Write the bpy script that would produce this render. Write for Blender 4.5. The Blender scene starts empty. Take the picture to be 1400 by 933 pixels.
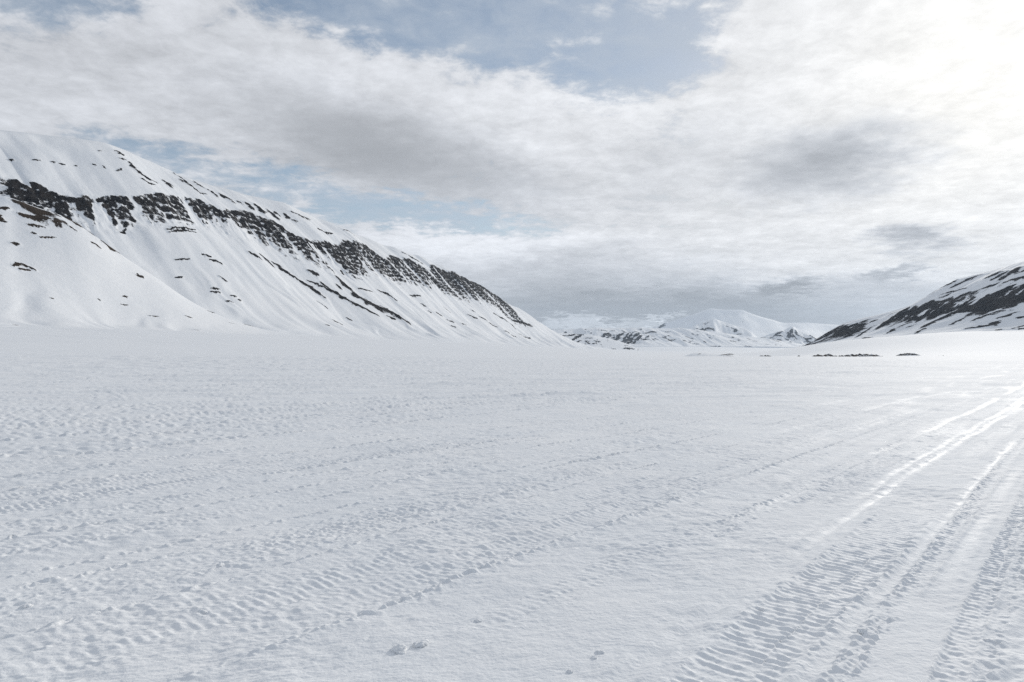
import bpy, bmesh, math, random
import numpy as np

# ---------------------------------------------------------------- camera, sun, sky, exposure
scene = bpy.context.scene
R = math.radians
col = scene.collection
SUN_AZ, SUN_EL = 35.0, 18.0            # degrees right of straight ahead, degrees above the horizon
EYE = 1.7

cam_data = bpy.data.cameras.new('camera')
cam_data.sensor_width = 36.0
cam_data.lens = 24.0
cam_data.shift_y = 13.5 / 1400.0
cam_data.clip_start = 0.05
cam_data.clip_end = 90000.0
cam = bpy.data.objects.new('camera', cam_data)
cam.location = (0, 0, EYE)
cam.rotation_euler = (R(90), 0, 0)
col.objects.link(cam)
scene.camera = cam

sun_data = bpy.data.lights.new('sun', 'SUN')
sun_data.energy = 2.3
sun_data.angle = R(6.0)
sun_data.color = (1.0, 0.95, 0.87)
sun = bpy.data.objects.new('sun', sun_data)
sun.rotation_euler = (R(90 - SUN_EL), 0, R(180 - SUN_AZ))
sun.location = (0, 0, 50)
col.objects.link(sun)

scene.render.engine = 'CYCLES'
scene.cycles.max_bounces = 6
scene.cycles.diffuse_bounces = 3
scene.cycles.glossy_bounces = 2
scene.cycles.volume_bounces = 1
scene.cycles.use_denoising = False
scene.cycles.use_adaptive_sampling = False
scene.view_settings.view_transform = 'Standard'
scene.view_settings.look = 'None'
scene.view_settings.gamma = 1.0
scene.view_settings.use_curve_mapping = False
scene.view_settings.exposure = -0.03

world = bpy.data.worlds.new('World')
scene.world = world
world.use_nodes = True
WT = world.node_tree
WT.nodes.clear()

class S:
    """a node socket that does arithmetic"""
    def __init__(self, tree, sock): self.t = tree; self.s = sock
    def _m(self, op, *a, clamp=False):
        n = self.t.nodes.new('ShaderNodeMath'); n.operation = op; n.use_clamp = clamp
        for i, v in enumerate((self,) + a):
            if isinstance(v, S): self.t.links.new(v.s, n.inputs[i])
            else: n.inputs[i].default_value = v
        return S(self.t, n.outputs[0])
    def __add__(self, o): return self._m('ADD', o)
    __radd__ = __add__
    def __sub__(self, o): return self._m('SUBTRACT', o)
    def __rsub__(self, o): return (self * -1.0) + o
    def __mul__(self, o): return self._m('MULTIPLY', o)
    __rmul__ = __mul__
    def __truediv__(self, o): return self._m('DIVIDE', o)
    def clamp(self): return self._m('ADD', 0.0, clamp=True)
    def max(self, o): return self._m('MAXIMUM', o)
    def min(self, o): return self._m('MINIMUM', o)
    def pow(self, o): return self._m('POWER', o)
    def exp(self): return self._m('EXPONENT')
    def smooth(self, a, b, lo=0.0, hi=1.0):
        n = self.t.nodes.new('ShaderNodeMapRange'); n.interpolation_type = 'SMOOTHSTEP'
        self.t.links.new(self.s, n.inputs['Value'])
        for k, v in zip(('From Min', 'From Max', 'To Min', 'To Max'), (a, b, lo, hi)): n.inputs[k].default_value = v
        return S(self.t, n.outputs['Result'])

def nd(tree, typ, ins=None, **props):
    n = tree.nodes.new(typ)
    for k, v in props.items(): setattr(n, k, v)
    for k, v in (ins or {}).items():
        if isinstance(v, S): tree.links.new(v.s, n.inputs[k])
        elif hasattr(v, 'is_linked'): tree.links.new(v, n.inputs[k])
        else: n.inputs[k].default_value = v
    return n

def vec(tree, x, y, z=0.0):
    return nd(tree, 'ShaderNodeCombineXYZ', {'X': x, 'Y': y, 'Z': z}).outputs[0]

def noise_node(tree, v, scale, detail=5.0, rough=0.55, distort=0.0, lac=2.0):
    n = nd(tree, 'ShaderNodeTexNoise', {'Vector': v, 'Scale': scale, 'Detail': detail, 'Roughness': rough, 'Distortion': distort, 'Lacunarity': lac})
    return S(tree, n.outputs['Fac']), n.outputs['Color']

def mix_col(tree, fac, a, b):
    n = nd(tree, 'ShaderNodeMix', {}, data_type='RGBA')
    for k, v in ((0, fac), (6, a), (7, b)):
        if isinstance(v, S): tree.links.new(v.s, n.inputs[k])
        elif hasattr(v, 'is_linked'): tree.links.new(v, n.inputs[k])
        else: n.inputs[k].default_value = v
    return n.outputs[2]

def build_sky():
    t = WT
    d = nd(t, 'ShaderNodeTexCoord').outputs['Generated']
    sep = nd(t, 'ShaderNodeSeparateXYZ', {0: d})
    x, y, z = (S(t, sep.outputs[k]) for k in range(3))
    az = x._m('ARCTAN2', y) * (180 / math.pi)          # compass angle, 0 = straight ahead
    el = z._m('ARCSINE') * (180 / math.pi)             # height above the horizon
    # cloud deck coordinates: foreshorten towards the horizon like a flat deck
    k = z.max(0.0) + 0.13
    deck = vec(t, x / k, y / k, 0.0)
    warp_f, warp_c = noise_node(t, deck, 1.6, 4.0, 0.55)
    wsep = nd(t, 'ShaderNodeSeparateColor', {0: warp_c})
    wx = S(t, wsep.outputs[0]) - 0.5; wy = S(t, wsep.outputs[1]) - 0.5
    _, wc2 = noise_node(t, deck, 9.0, 6.0, 0.65)
    ws2 = nd(t, 'ShaderNodeSeparateColor', {0: wc2})
    vx = S(t, ws2.outputs[0]) - 0.5; vy = S(t, ws2.outputs[1]) - 0.5
    P = vec(t, az + wx * 8.0 + vx * 7.0, el + wy * 4.0 + vy * 2.6, 0.0)
    def blob(a, e, ra, re, rot=0.0):
        m = nd(t, 'ShaderNodeMapping', {'Vector': P, 'Location': (a, e, 0), 'Rotation': (0, 0, R(rot)), 'Scale': (ra, re, 1.0)}, vector_type='TEXTURE')
        g = nd(t, 'ShaderNodeTexGradient', {'Vector': m.outputs[0]}, gradient_type='SPHERICAL')
        return S(t, g.outputs['Fac']).smooth(0.0, 1.0)
    fluff, _ = noise_node(t, deck, 3.4, 9.0, 0.60, 0.25)
    puff, _ = noise_node(t, deck, 11.0, 7.0, 0.62, 0.35)
    ripple, _ = noise_node(t, deck, 30.0, 5.0, 0.62, 0.5)
    rot = nd(t, 'ShaderNodeMapping', {'Vector': deck, 'Rotation': (0, 0, R(28)), 'Scale': (1.0, 3.2, 1.0)})
    streak, _ = noise_node(t, rot.outputs[0], 1.3, 7.0, 0.55, 0.4)
    # cover: 0 clear .. 1 cloud
    cov = 0.95 + (fluff - 0.5) * 1.5 + (puff - 0.5) * 1.4 + (ripple - 0.5) * 0.5 + (streak - 0.5) * 0.9
    cov = cov - el.smooth(27.0, 44.0, 0.0, 0.35) - y.smooth(0.35, -0.35, 0.0, 0.5)      # the sky clears overhead and behind
    for b in SKY_GAPS: cov = cov - blob(*b[:5]) * b[5]
    for b in SKY_BANKS: cov = cov + blob(*b[:5]) * b[5]
    cov = cov + el.smooth(9.0, 3.0) * 0.7
    cov = cov.smooth(0.1, 0.85)
    # brightness of the cloud
    sx, sy, sz = math.sin(R(SUN_AZ)) * math.cos(R(SUN_EL)), math.cos(R(SUN_AZ)) * math.cos(R(SUN_EL)), math.sin(R(SUN_EL))
    cs = x * sx + y * sy + z * sz
    ang2 = 2.0 - cs * 2.0                               # squared chord to the sun
    glow = (ang2 * (-1.0 / 0.16 ** 2)).exp() * 0.20 + (ang2 * (-1.0 / 0.55 ** 2)).exp() * 0.24
    det = (fluff - 0.5) * 0.40 + (puff - 0.5) * 0.38 + (ripple - 0.5) * 0.16 + (streak - 0.5) * 0.26
    br = 0.66 + det * (glow * 0.6 + 1.0) + glow
    shade = None
    for b in SKY_SHADES:
        q = blob(*b[:5]) * b[5]
        shade = q if shade is None else shade + q
    det_soft = (shade * 3.0).clamp()
    br = br - det * det_soft * 0.9 - shade * (0.75 + glow * 1.2)
    for b in SKY_LIGHTS: br = br + blob(*b[:5]) * b[5]
    for b in SKY_PUFFS:
        q = (blob(*b[:5]) + (puff - 0.5) * 1.1 + (ripple - 0.5) * 0.9).smooth(0.35, 0.75) * (blob(*b[:5]) * 2.5).clamp()
        br = br + q * b[5]
    br = br.max(0.34)
    warm = (glow * 2.2 - shade * 1.2).clamp()
    tint = mix_col(t, warm, (0.95, 0.98, 1.04, 1), (1.0, 0.985, 0.945, 1))
    tint = mix_col(t, (shade * 2.6).clamp() * 0.8, tint, (0.925, 0.97, 1.04, 1))
    low = el.smooth(9.0, 0.0)
    tint = mix_col(t, low * (shade * 1.6 + 0.25).clamp(), tint, (0.90, 0.955, 1.02, 1))
    cloud = nd(t, 'ShaderNodeVectorMath', {0: tint}, operation='SCALE')
    t.links.new(br.s, cloud.inputs['Scale'])
    sky = nd(t, 'ShaderNodeTexSky', sky_type='NISHITA', sun_disc=False, sun_elevation=R(SUN_EL), sun_rotation=R(SUN_AZ),
             altitude=100.0, air_density=1.0, dust_density=0.6, ozone_density=1.0)
    SKY = 0.10
    veil = nd(t, 'ShaderNodeVectorMath', {0: sky.outputs[0], 'Scale': SKY}, operation='SCALE')
    veil2 = mix_col(t, 0.53 + (puff - 0.5) * 1.1 + (streak - 0.5) * 1.1, veil.outputs[0], (0.50, 0.56, 0.64, 1))
    col_ = mix_col(t, cov, veil2, cloud.outputs[0])
    bg = nd(t, 'ShaderNodeBackground', {'Color': col_, 'Strength': 1.0})
    nd(t, 'ShaderNodeOutputWorld', {'Surface': bg.outputs[0]})

# (azimuth, elevation, half width, half height in degrees, tilt, amount)
SKY_GAPS = [
 (0.0, 26.24, 25.79, 6.76, -6, 0.98),
 (10.92, 23.34, 10.07, 4.82, 20, 0.75),
 (-34.45, 23.2, 13.78, 3.8, 4, 1.1),
 (-13.27, 25.64, 11.64, 2.99, -10, 0.7),
 (-16.7, 12.84, 18.59, 2.82, -12, 0.75),
 (-4.9, 10.88, 15.85, 2.45, -6, 0.7),
 (-28.66, 14.5, 7.57, 2.16, -15, 0.55),
]
SKY_BANKS = [
 (30.52, 17.91, 19.14, 22.22, 0, 0.8),
 (-23.21, 20.03, 21.79, 6.21, -12, 0.55),
 (-4.9, 18.59, 25.6, 5.51, -14, 0.45),
 (-3.07, 8.22, 18.37, 2.45, 0, 0.4),
]
SKY_SHADES = [
 (-9.73, 15.64, 19.09, 5.75, -14, 0.3),
 (-13.27, 16.83, 10.47, 3.59, -10, 0.06),
 (24.49, 14.13, 9.15, 4.19, 8, 0.36),
 (26.24, 14.29, 4.45, 2.75, 0, 0.08),
 (30.61, 8.09, 4.32, 1.69, 0, 0.42),
 (22.16, 5.22, 3.69, 1.14, 8, 0.34),
 (29.37, 5.5, 2.8, 1.07, 20, 0.34),
 (9.13, 1.7, 53.88, 5.76, 0, 0.25),
 (20.02, 3.17, 17.89, 3.46, 0, 0.12),
 (9.13, 3.03, 31.13, 4.24, 0, 0.2),
 (4.9, 6.7, 20.12, 3.06, -3, 0.13),
 (7.33, 3.95, 30.21, 2.44, 0, 0.12),
 (14.43, 15.38, 12.67, 4.76, 10, 0.08),
]
SKY_LIGHTS = [
 (-3.68, 8.82, 18.35, 2.21, 0, 0.22),
 (-17.82, 23.2, 23.38, 3.51, -12, 0.08),
 (6.12, 19.38, 18.21, 3.66, -10, 0.12),
]
SKY_PUFFS = [
 (5.51, 2.26, 5.78, 1.34, 2, 0.26),
 (10.03, 2.12, 4.47, 1.09, 0, 0.22),
 (12.57, 2.58, 1.99, 1.32, 20, 0.34),
 (14.2, 3.09, 1.15, 0.83, 20, 0.26),
]
build_sky()

# ---------------------------------------------------------------- noise and curve helpers (numpy)
def _hash(ix, iy, seed):
    h = (ix.astype(np.int64) * 374761393 + iy.astype(np.int64) * 668265263 + seed * 974634777) & 0xFFFFFFFF
    h = ((h ^ (h >> 13)) * 1274126177) & 0xFFFFFFFF
    h = (h ^ (h >> 16)) & 0xFFFFFFFF
    return h
def noise(x, y, seed=0):
    """gradient noise, about -1..1"""
    x = np.asarray(x, np.float64); y = np.asarray(y, np.float64)
    x, y = np.broadcast_arrays(x, y)
    ix = np.floor(x); iy = np.floor(y)
    fx = x - ix; fy = y - iy
    ux = fx * fx * fx * (fx * (fx * 6 - 15) + 10); uy = fy * fy * fy * (fy * (fy * 6 - 15) + 10)
    def g(dx, dy):
        a = _hash(ix + dx, iy + dy, seed).astype(np.float64) * (2 * math.pi / 4294967296.0)
        return np.cos(a) * (fx - dx) + np.sin(a) * (fy - dy)
    a = g(0, 0); b = g(1, 0); c = g(0, 1); d = g(1, 1)
    r = a + ux * (b - a)
    return 1.5 * (r + uy * ((c + ux * (d - c)) - r))
def fbm(x, y, seed=0, octaves=4, gain=0.5):
    s = 0.0; a = 1.0; f = 1.0; t = 0.0
    for k in range(octaves):
        s = s + a * noise(x * f + 17.3 * k, y * f - 9.1 * k, seed + k); t += a
        a *= gain; f *= 2.03
    return s / t * 1.35
def sstep(a, b, x):
    t = np.clip((x - a) / (b - a), 0, 1)
    return t * t * (3 - 2 * t)
def curve(xs, ys):
    """monotone-ish cubic through the points"""
    xs = np.asarray(xs, float); ys = np.asarray(ys, float)
    d = np.gradient(ys, xs)
    def f(q):
        q = np.clip(q, xs[0], xs[-1])
        i = np.clip(np.searchsorted(xs, q, side='right') - 1, 0, len(xs) - 2)
        h = xs[i + 1] - xs[i]; t = (q - xs[i]) / h
        return ((1 + 2 * t) * (1 - t) ** 2 * ys[i] + t * (1 - t) ** 2 * h * d[i]
                + t * t * (3 - 2 * t) * ys[i + 1] + t * t * (t - 1) * h * d[i + 1])
    return f

class Slope:
    """one side of a mountain: lofted between its crest line and its foot line (metres);
    s runs along the crest, t runs down the fall line from crest (0) to foot (1)"""
    def __init__(self, crest, foot, profile):
        n = len(crest); S = np.linspace(0, 1, n)
        C = np.array(crest, float); F = np.array(foot, float)
        self.c = [curve(S, C[:, k]) for k in range(3)]
        self.f = [curve(S, F[:, k]) for k in range(3)]
        self.p = curve(profile[0], profile[1])
    def at(self, s, t):
        cx, cy, cz = (f(s) for f in self.c); fx, fy, fz = (f(s) for f in self.f)
        x = cx + (fx - cx) * t; y = cy + (fy - cy) * t
        h = cz - fz
        z = np.where(t < 0, cz + h * (0.10 * t - 0.45 * t * t), fz + h * self.p(np.clip(t, 0, 1)))
        z = np.where(t > 1, fz - (t - 1) * 0.5 * np.hypot(fx - cx, fy - cy), z)
        return x, y, z

# ---------------------------------------------------------------- the valley, traced from image pixels at guessed depths (metres; s, t = along the crest, down the slope)
SLOPES = {
 'left': dict(crest=[(-1269.6,1150.0,408.45),(-1184.4,1300.0,440.61),(-1125.4,1500.0,487.23),(-1100.6,1630.0,515.33),(-1050.4,1750.0,536.27),(-1022.2,1870.0,532.84),(-986.1,2000.0,520.46),(-902.9,2160.0,511.02),(-806.0,2350.0,513.01),(-743.7,2570.0,505.78),(-660.2,2800.0,487.87),(-561.2,3080.0,470.47),(-437.3,3400.0,457.22),(-244.4,3800.0,388.62),(-45.0,4200.0,303.31),(147.9,4600.0,184.12),(341.4,4900.0,90.98),(574.0,5100.0,39.96),(852.1,5300.0,1.7)],
  foot=[(-521.3,640.0,18.85),(-546.6,850.0,24.48),(-483.9,1050.0,29.84),(-443.7,1150.0,30.05),(-401.9,1250.0,31.17),(-367.1,1370.0,29.6),(-321.5,1500.0,27.42),(-251.4,1700.0,27.21),(-162.9,1900.0,26.14),(-109.1,2120.0,24.42),(-50.4,2350.0,24.37),(19.7,2620.0,21.36),(93.2,2900.0,20.35),(212.2,3300.0,19.38),(366.6,3800.0,13.92),(530.0,4300.0,10.92),(680.1,4700.0,6.74),(803.9,5000.0,1.7),(956.6,5250.0,-9.55)],
  profile=([0,0.03,0.1,0.2,0.3,0.4,0.5,0.6,0.7,0.8,0.88,0.95,1.0],[1,0.985,0.92,0.815,0.69,0.565,0.435,0.31,0.195,0.098,0.043,0.013,0.002])),
 'spur': dict(crest=[(-823.2,800.0,211.78),(-729.5,830.0,195.63),(-682.1,860.0,197.11),(-667.7,890.0,203.93),(-657.9,900.0,202.34),(-635.3,905.0,193.76),(-616.9,915.0,187.05),(-596.8,925.0,177.18),(-574.2,935.0,160.04),(-546.8,950.0,137.12),(-507.4,970.0,106.71),(-477.2,985.0,81.94),(-446.9,1000.0,61.72),(-417.6,1020.0,47.62),(-385.7,1040.0,36.26),(-347.3,1080.0,28.32)],
  foot=[(-474.7,430.0,17.83),(-433.2,470.0,18.83),(-423.6,520.0,20.09),(-414.1,560.0,21.51),(-411.0,590.0,21.94),(-405.4,620.0,22.3),(-403.2,660.0,22.92),(-401.4,700.0,23.46),(-396.6,740.0,23.91),(-389.5,790.0,24.56),(-373.6,840.0,24.21),(-363.1,880.0,24.34),(-355.0,920.0,24.38),(-344.7,960.0,24.34),(-337.6,1000.0,24.21),(-318.1,1060.0,24.42)],
  profile=([0,0.04,0.1,0.2,0.3,0.4,0.5,0.6,0.7,0.8,0.88,0.95,1.0],[1,0.97,0.9,0.77,0.63,0.505,0.385,0.265,0.155,0.072,0.03,0.009,0.001])),
 'right': dict(crest=[(2786.7,2000.0,494.73),(2475.9,2200.0,485.09),(2186.5,2400.0,413.28),(2036.4,2500.0,371.47),(1950.7,2600.0,341.68),(1895.8,2640.0,324.27),(1852.7,2680.0,309.05),(1784.2,2720.0,281.57),(1701.0,2760.0,229.48),(1665.6,2800.0,199.77),(1557.9,2850.0,160.54),(1430.3,2920.0,123.76),(1364.2,2960.0,77.84),(1324.8,3000.0,43.5),(1274.9,3050.0,11.51)],
  foot=[(1607.7,1500.0,66.01),(1481.8,1750.0,65.47),(1350.5,2000.0,59.58),(1313.5,2150.0,57.01),(1281.9,2300.0,51.0),(1280.3,2370.0,49.96),(1276.2,2430.0,48.58),(1259.7,2490.0,44.4),(1252.3,2540.0,42.54),(1254.0,2600.0,40.71),(1244.9,2670.0,36.04),(1236.5,2780.0,28.52),(1226.2,2860.0,20.09),(1226.8,2920.0,14.22),(1221.9,3000.0,4.92)],
  profile=([0,0.04,0.1,0.2,0.3,0.4,0.5,0.6,0.7,0.8,0.9,1.0],[1,0.98,0.93,0.83,0.72,0.6,0.47,0.35,0.235,0.135,0.055,0])),
 'ridge': dict(crest=[(-192.9,9000.0,271.8),(501.6,9000.0,276.62),(986.1,9200.0,302.45),(1495.2,9300.0,314.69),(2036.4,9500.0,317.35),(2545.6,9500.0,296.98),(3054.7,9500.0,235.89),(3627.0,9400.0,152.83),(3955.0,9000.0,69.22)],
  foot=[(-154.3,7200.0,48.0),(391.2,7300.0,48.65),(713.8,7400.0,49.29),(1070.7,7400.0,49.29),(1446.9,7500.0,49.93),(1873.5,7600.0,50.57),(2424.4,7800.0,51.86),(3001.1,8000.0,53.15),(3644.2,8500.0,47.25)],
  profile=([0,0.1,0.3,0.5,0.7,0.85,1.0],[1,0.93,0.7,0.43,0.2,0.08,0])),
 'knoll': dict(crest=[(0.0,5900.0,191.41),(353.7,6000.0,165.69),(588.4,6100.0,152.08),(719.2,6100.0,142.27),(849.9,6100.0,112.85),(964.6,6000.0,78.87),(1087.7,5900.0,20.67)],
  foot=[(0.0,4900.0,6.95),(241.2,5000.0,7.06),(410.0,5100.0,7.17),(557.3,5200.0,7.27),(738.5,5300.0,1.7),(839.2,5400.0,1.7),(1020.4,5600.0,-1.3)],
  profile=([0,0.1,0.3,0.5,0.7,0.85,1.0],[1,0.93,0.7,0.43,0.2,0.08,0])),
 'massif': dict(crest=[(2550.9,17000.0,256.79),(3097.5,17000.0,366.12),(3462.0,17000.0,566.54),(3735.3,17000.0,657.65),(4008.6,17000.0,748.75),(4281.9,17000.0,839.86),(4646.3,17000.0,958.29),(4828.5,17000.0,1031.17),(4974.3,17000.0,1058.51),(5192.9,17000.0,1040.29),(5466.2,17000.0,1025.71),(5721.3,17000.0,1022.06),(5921.8,17000.0,949.18),(6195.1,17000.0,858.08),(6468.4,17000.0,785.19),(6778.1,17000.0,703.2),(7288.3,17000.0,703.2),(8252.9,17500.0,676.94),(9110.4,17000.0,602.99),(10932.5,17000.0,548.32)],
  foot=[(2025.7,13500.0,160.86),(2280.8,13300.0,158.51),(2546.6,13200.0,157.33),(2717.0,13000.0,154.97),(2926.0,13000.0,154.97),(3110.9,12900.0,153.79),(3292.6,12800.0,152.61),(3403.2,12600.0,150.25),(3538.3,12600.0,150.25),(3713.8,12600.0,150.25),(3916.4,12600.0,150.25),(4119.0,12600.0,150.25),(4321.5,12600.0,150.25),(4595.9,12800.0,152.61),(4839.2,12900.0,153.79),(5155.4,13000.0,154.97),(5659.2,13200.0,157.33),(6366.6,13500.0,146.39),(7395.5,13800.0,149.61),(9003.2,14000.0,151.75)],
  profile=([0,0.05,0.15,0.3,0.5,0.7,0.85,1.0],[1,0.93,0.78,0.58,0.36,0.18,0.07,0])),
 'foothill': dict(crest=[(2797.4,11600.0,213.06),(2908.9,11500.0,322.17),(3056.8,11500.0,420.78),(3232.6,11600.0,486.59),(3360.8,11700.0,522.12),(3461.1,11700.0,547.2),(3636.7,11700.0,497.04),(3792.1,11600.0,430.64),(3919.6,11500.0,377.64),(3996.8,11300.0,280.26),(4032.2,11000.0,154.97)],
  foot=[(2212.2,9600.0,73.73),(2315.1,9600.0,73.73),(2418.0,9600.0,73.73),(2520.9,9600.0,73.73),(2623.8,9600.0,73.73),(2726.7,9600.0,73.73),(2911.0,9700.0,74.48),(3098.6,9800.0,75.23),(3256.2,9800.0,75.23),(3448.6,9900.0,75.98),(3644.2,10000.0,76.73)],
  profile=([0,0.1,0.3,0.5,0.7,0.85,1.0],[1,0.93,0.7,0.43,0.2,0.08,0])),
 'peak': dict(crest=[(3554.8,10300.0,101.06),(3734.2,10400.0,185.62),(3916.4,10500.0,243.66),(4051.4,10500.0,288.68),(4164.0,10500.0,311.19),(4351.3,10600.0,382.3),(4453.6,10600.0,325.49),(4557.9,10500.0,249.29),(4681.7,10400.0,191.2),(4912.6,10300.0,101.06)],
  foot=[(3169.8,9300.0,61.51),(3269.5,9300.0,61.51),(3389.1,9300.0,61.51),(3538.6,9300.0,61.51),(3648.2,9300.0,61.51),(3807.7,9300.0,61.51),(3937.3,9300.0,61.51),(4110.6,9400.0,62.15),(4296.9,9500.0,62.79),(4609.6,9600.0,63.44)],
  profile=([0,0.1,0.3,0.5,0.7,0.85,1.0],[1,0.93,0.7,0.43,0.2,0.08,0])),
 'mound': dict(crest=[(111.8,470.0,-2.63),(118.9,470.0,-1.57),(124.9,470.0,0.19),(132.0,470.0,0.39),(138.5,470.0,-0.21),(144.1,470.0,-0.62),(149.0,468.0,-0.41),(152.5,465.0,-1.39),(154.8,460.0,-2.74),(159.2,450.0,-3.8)],
  foot=[(104.7,440.0,-3.72),(110.4,440.0,-3.72),(113.8,435.0,-3.66),(119.5,432.0,-3.67),(125.4,430.0,-3.74),(130.9,430.0,-3.74),(136.9,430.0,-3.74),(142.0,430.0,-3.74),(145.6,430.0,-3.78),(152.1,430.0,-3.83)],
  profile=([0,0.2,0.4,0.6,0.8,1],[1,0.93,0.72,0.42,0.15,0])),
}
BANDS = {  # rock bands and streaks: image pixel traces converted offline to s, t
 'left': [[[(0.0694,0.2571),(0.0869,0.2886),(0.0938,0.2943),(0.0994,0.3314),(0.1,0.3057),(0.1056,0.3271),(0.1106,0.3414),(0.1194,0.3586),(0.1275,0.3771),(0.1425,0.36),(0.1512,0.3757),(0.1606,0.3657),(0.1794,0.36),(0.1963,0.36),(0.2225,0.3343),(0.2731,0.2829),(0.3056,0.2671),(0.3219,0.2943),(0.325,0.3286),(0.3463,0.2971),(0.3719,0.28),(0.3912,0.2929),(0.4012,0.3471),(0.4131,0.3529),(0.44,0.3271),(0.4537,0.3286),(0.4975,0.2557),(0.5325,0.2257),(0.54,0.25),(0.5444,0.3114),(0.5694,0.2443),(0.5925,0.22),(0.6063,0.2186),(0.6262,0.2443),(0.6606,0.15),(0.6837,0.1514),(0.7075,0.1629),(0.735,0.0371),(0.7456,0.2657),(0.75,0.3643),(0.7575,0.0114),(0.7638,0.5314)],[(0.0663,0.3043),(0.0825,0.3443),(0.0863,0.3871),(0.0906,0.4214),(0.1,0.44),(0.11,0.4629),(0.1212,0.4829),(0.1306,0.4671),(0.1369,0.4714),(0.1531,0.4614),(0.1631,0.47),(0.1844,0.45),(0.21,0.4371),(0.225,0.4271),(0.2669,0.4143),(0.3025,0.4),(0.315,0.4414),(0.3519,0.4214),(0.3644,0.44),(0.3725,0.4829),(0.3925,0.4786),(0.4012,0.5014),(0.4294,0.49),(0.4419,0.5057),(0.4619,0.4757),(0.49,0.4586),(0.5238,0.4471),(0.5525,0.4543),(0.59,0.4429),(0.6225,0.44),(0.6681,0.4714),(0.7025,0.4586),(0.7225,0.5329),(0.7562,0.5814)]]],
 'right': [[[(0.0,0.43),(0.0906,0.41),(0.1388,0.3943),(0.1888,0.4729),(0.2094,0.4829),(0.2194,0.54),(0.2381,0.5557),(0.2838,0.47),(0.285,0.5214),(0.3281,0.4971),(0.4081,0.4514),(0.4637,0.4371),(0.4825,0.4557),(0.5275,0.4214),(0.6425,0.2529),(0.6663,0.2971),(0.68,0.3871)],[(0.0,0.5571),(0.0519,0.8229),(0.1006,0.7714),(0.1525,0.6586),(0.1569,0.6986),(0.1769,0.6957),(0.1875,0.7471),(0.2181,0.7243),(0.2513,0.7343),(0.2519,0.6543),(0.2687,0.7457),(0.3262,0.7),(0.3456,0.76),(0.4475,0.6929),(0.4612,0.7471),(0.5306,0.7186),(0.6,0.6671)]]],
}
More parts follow.
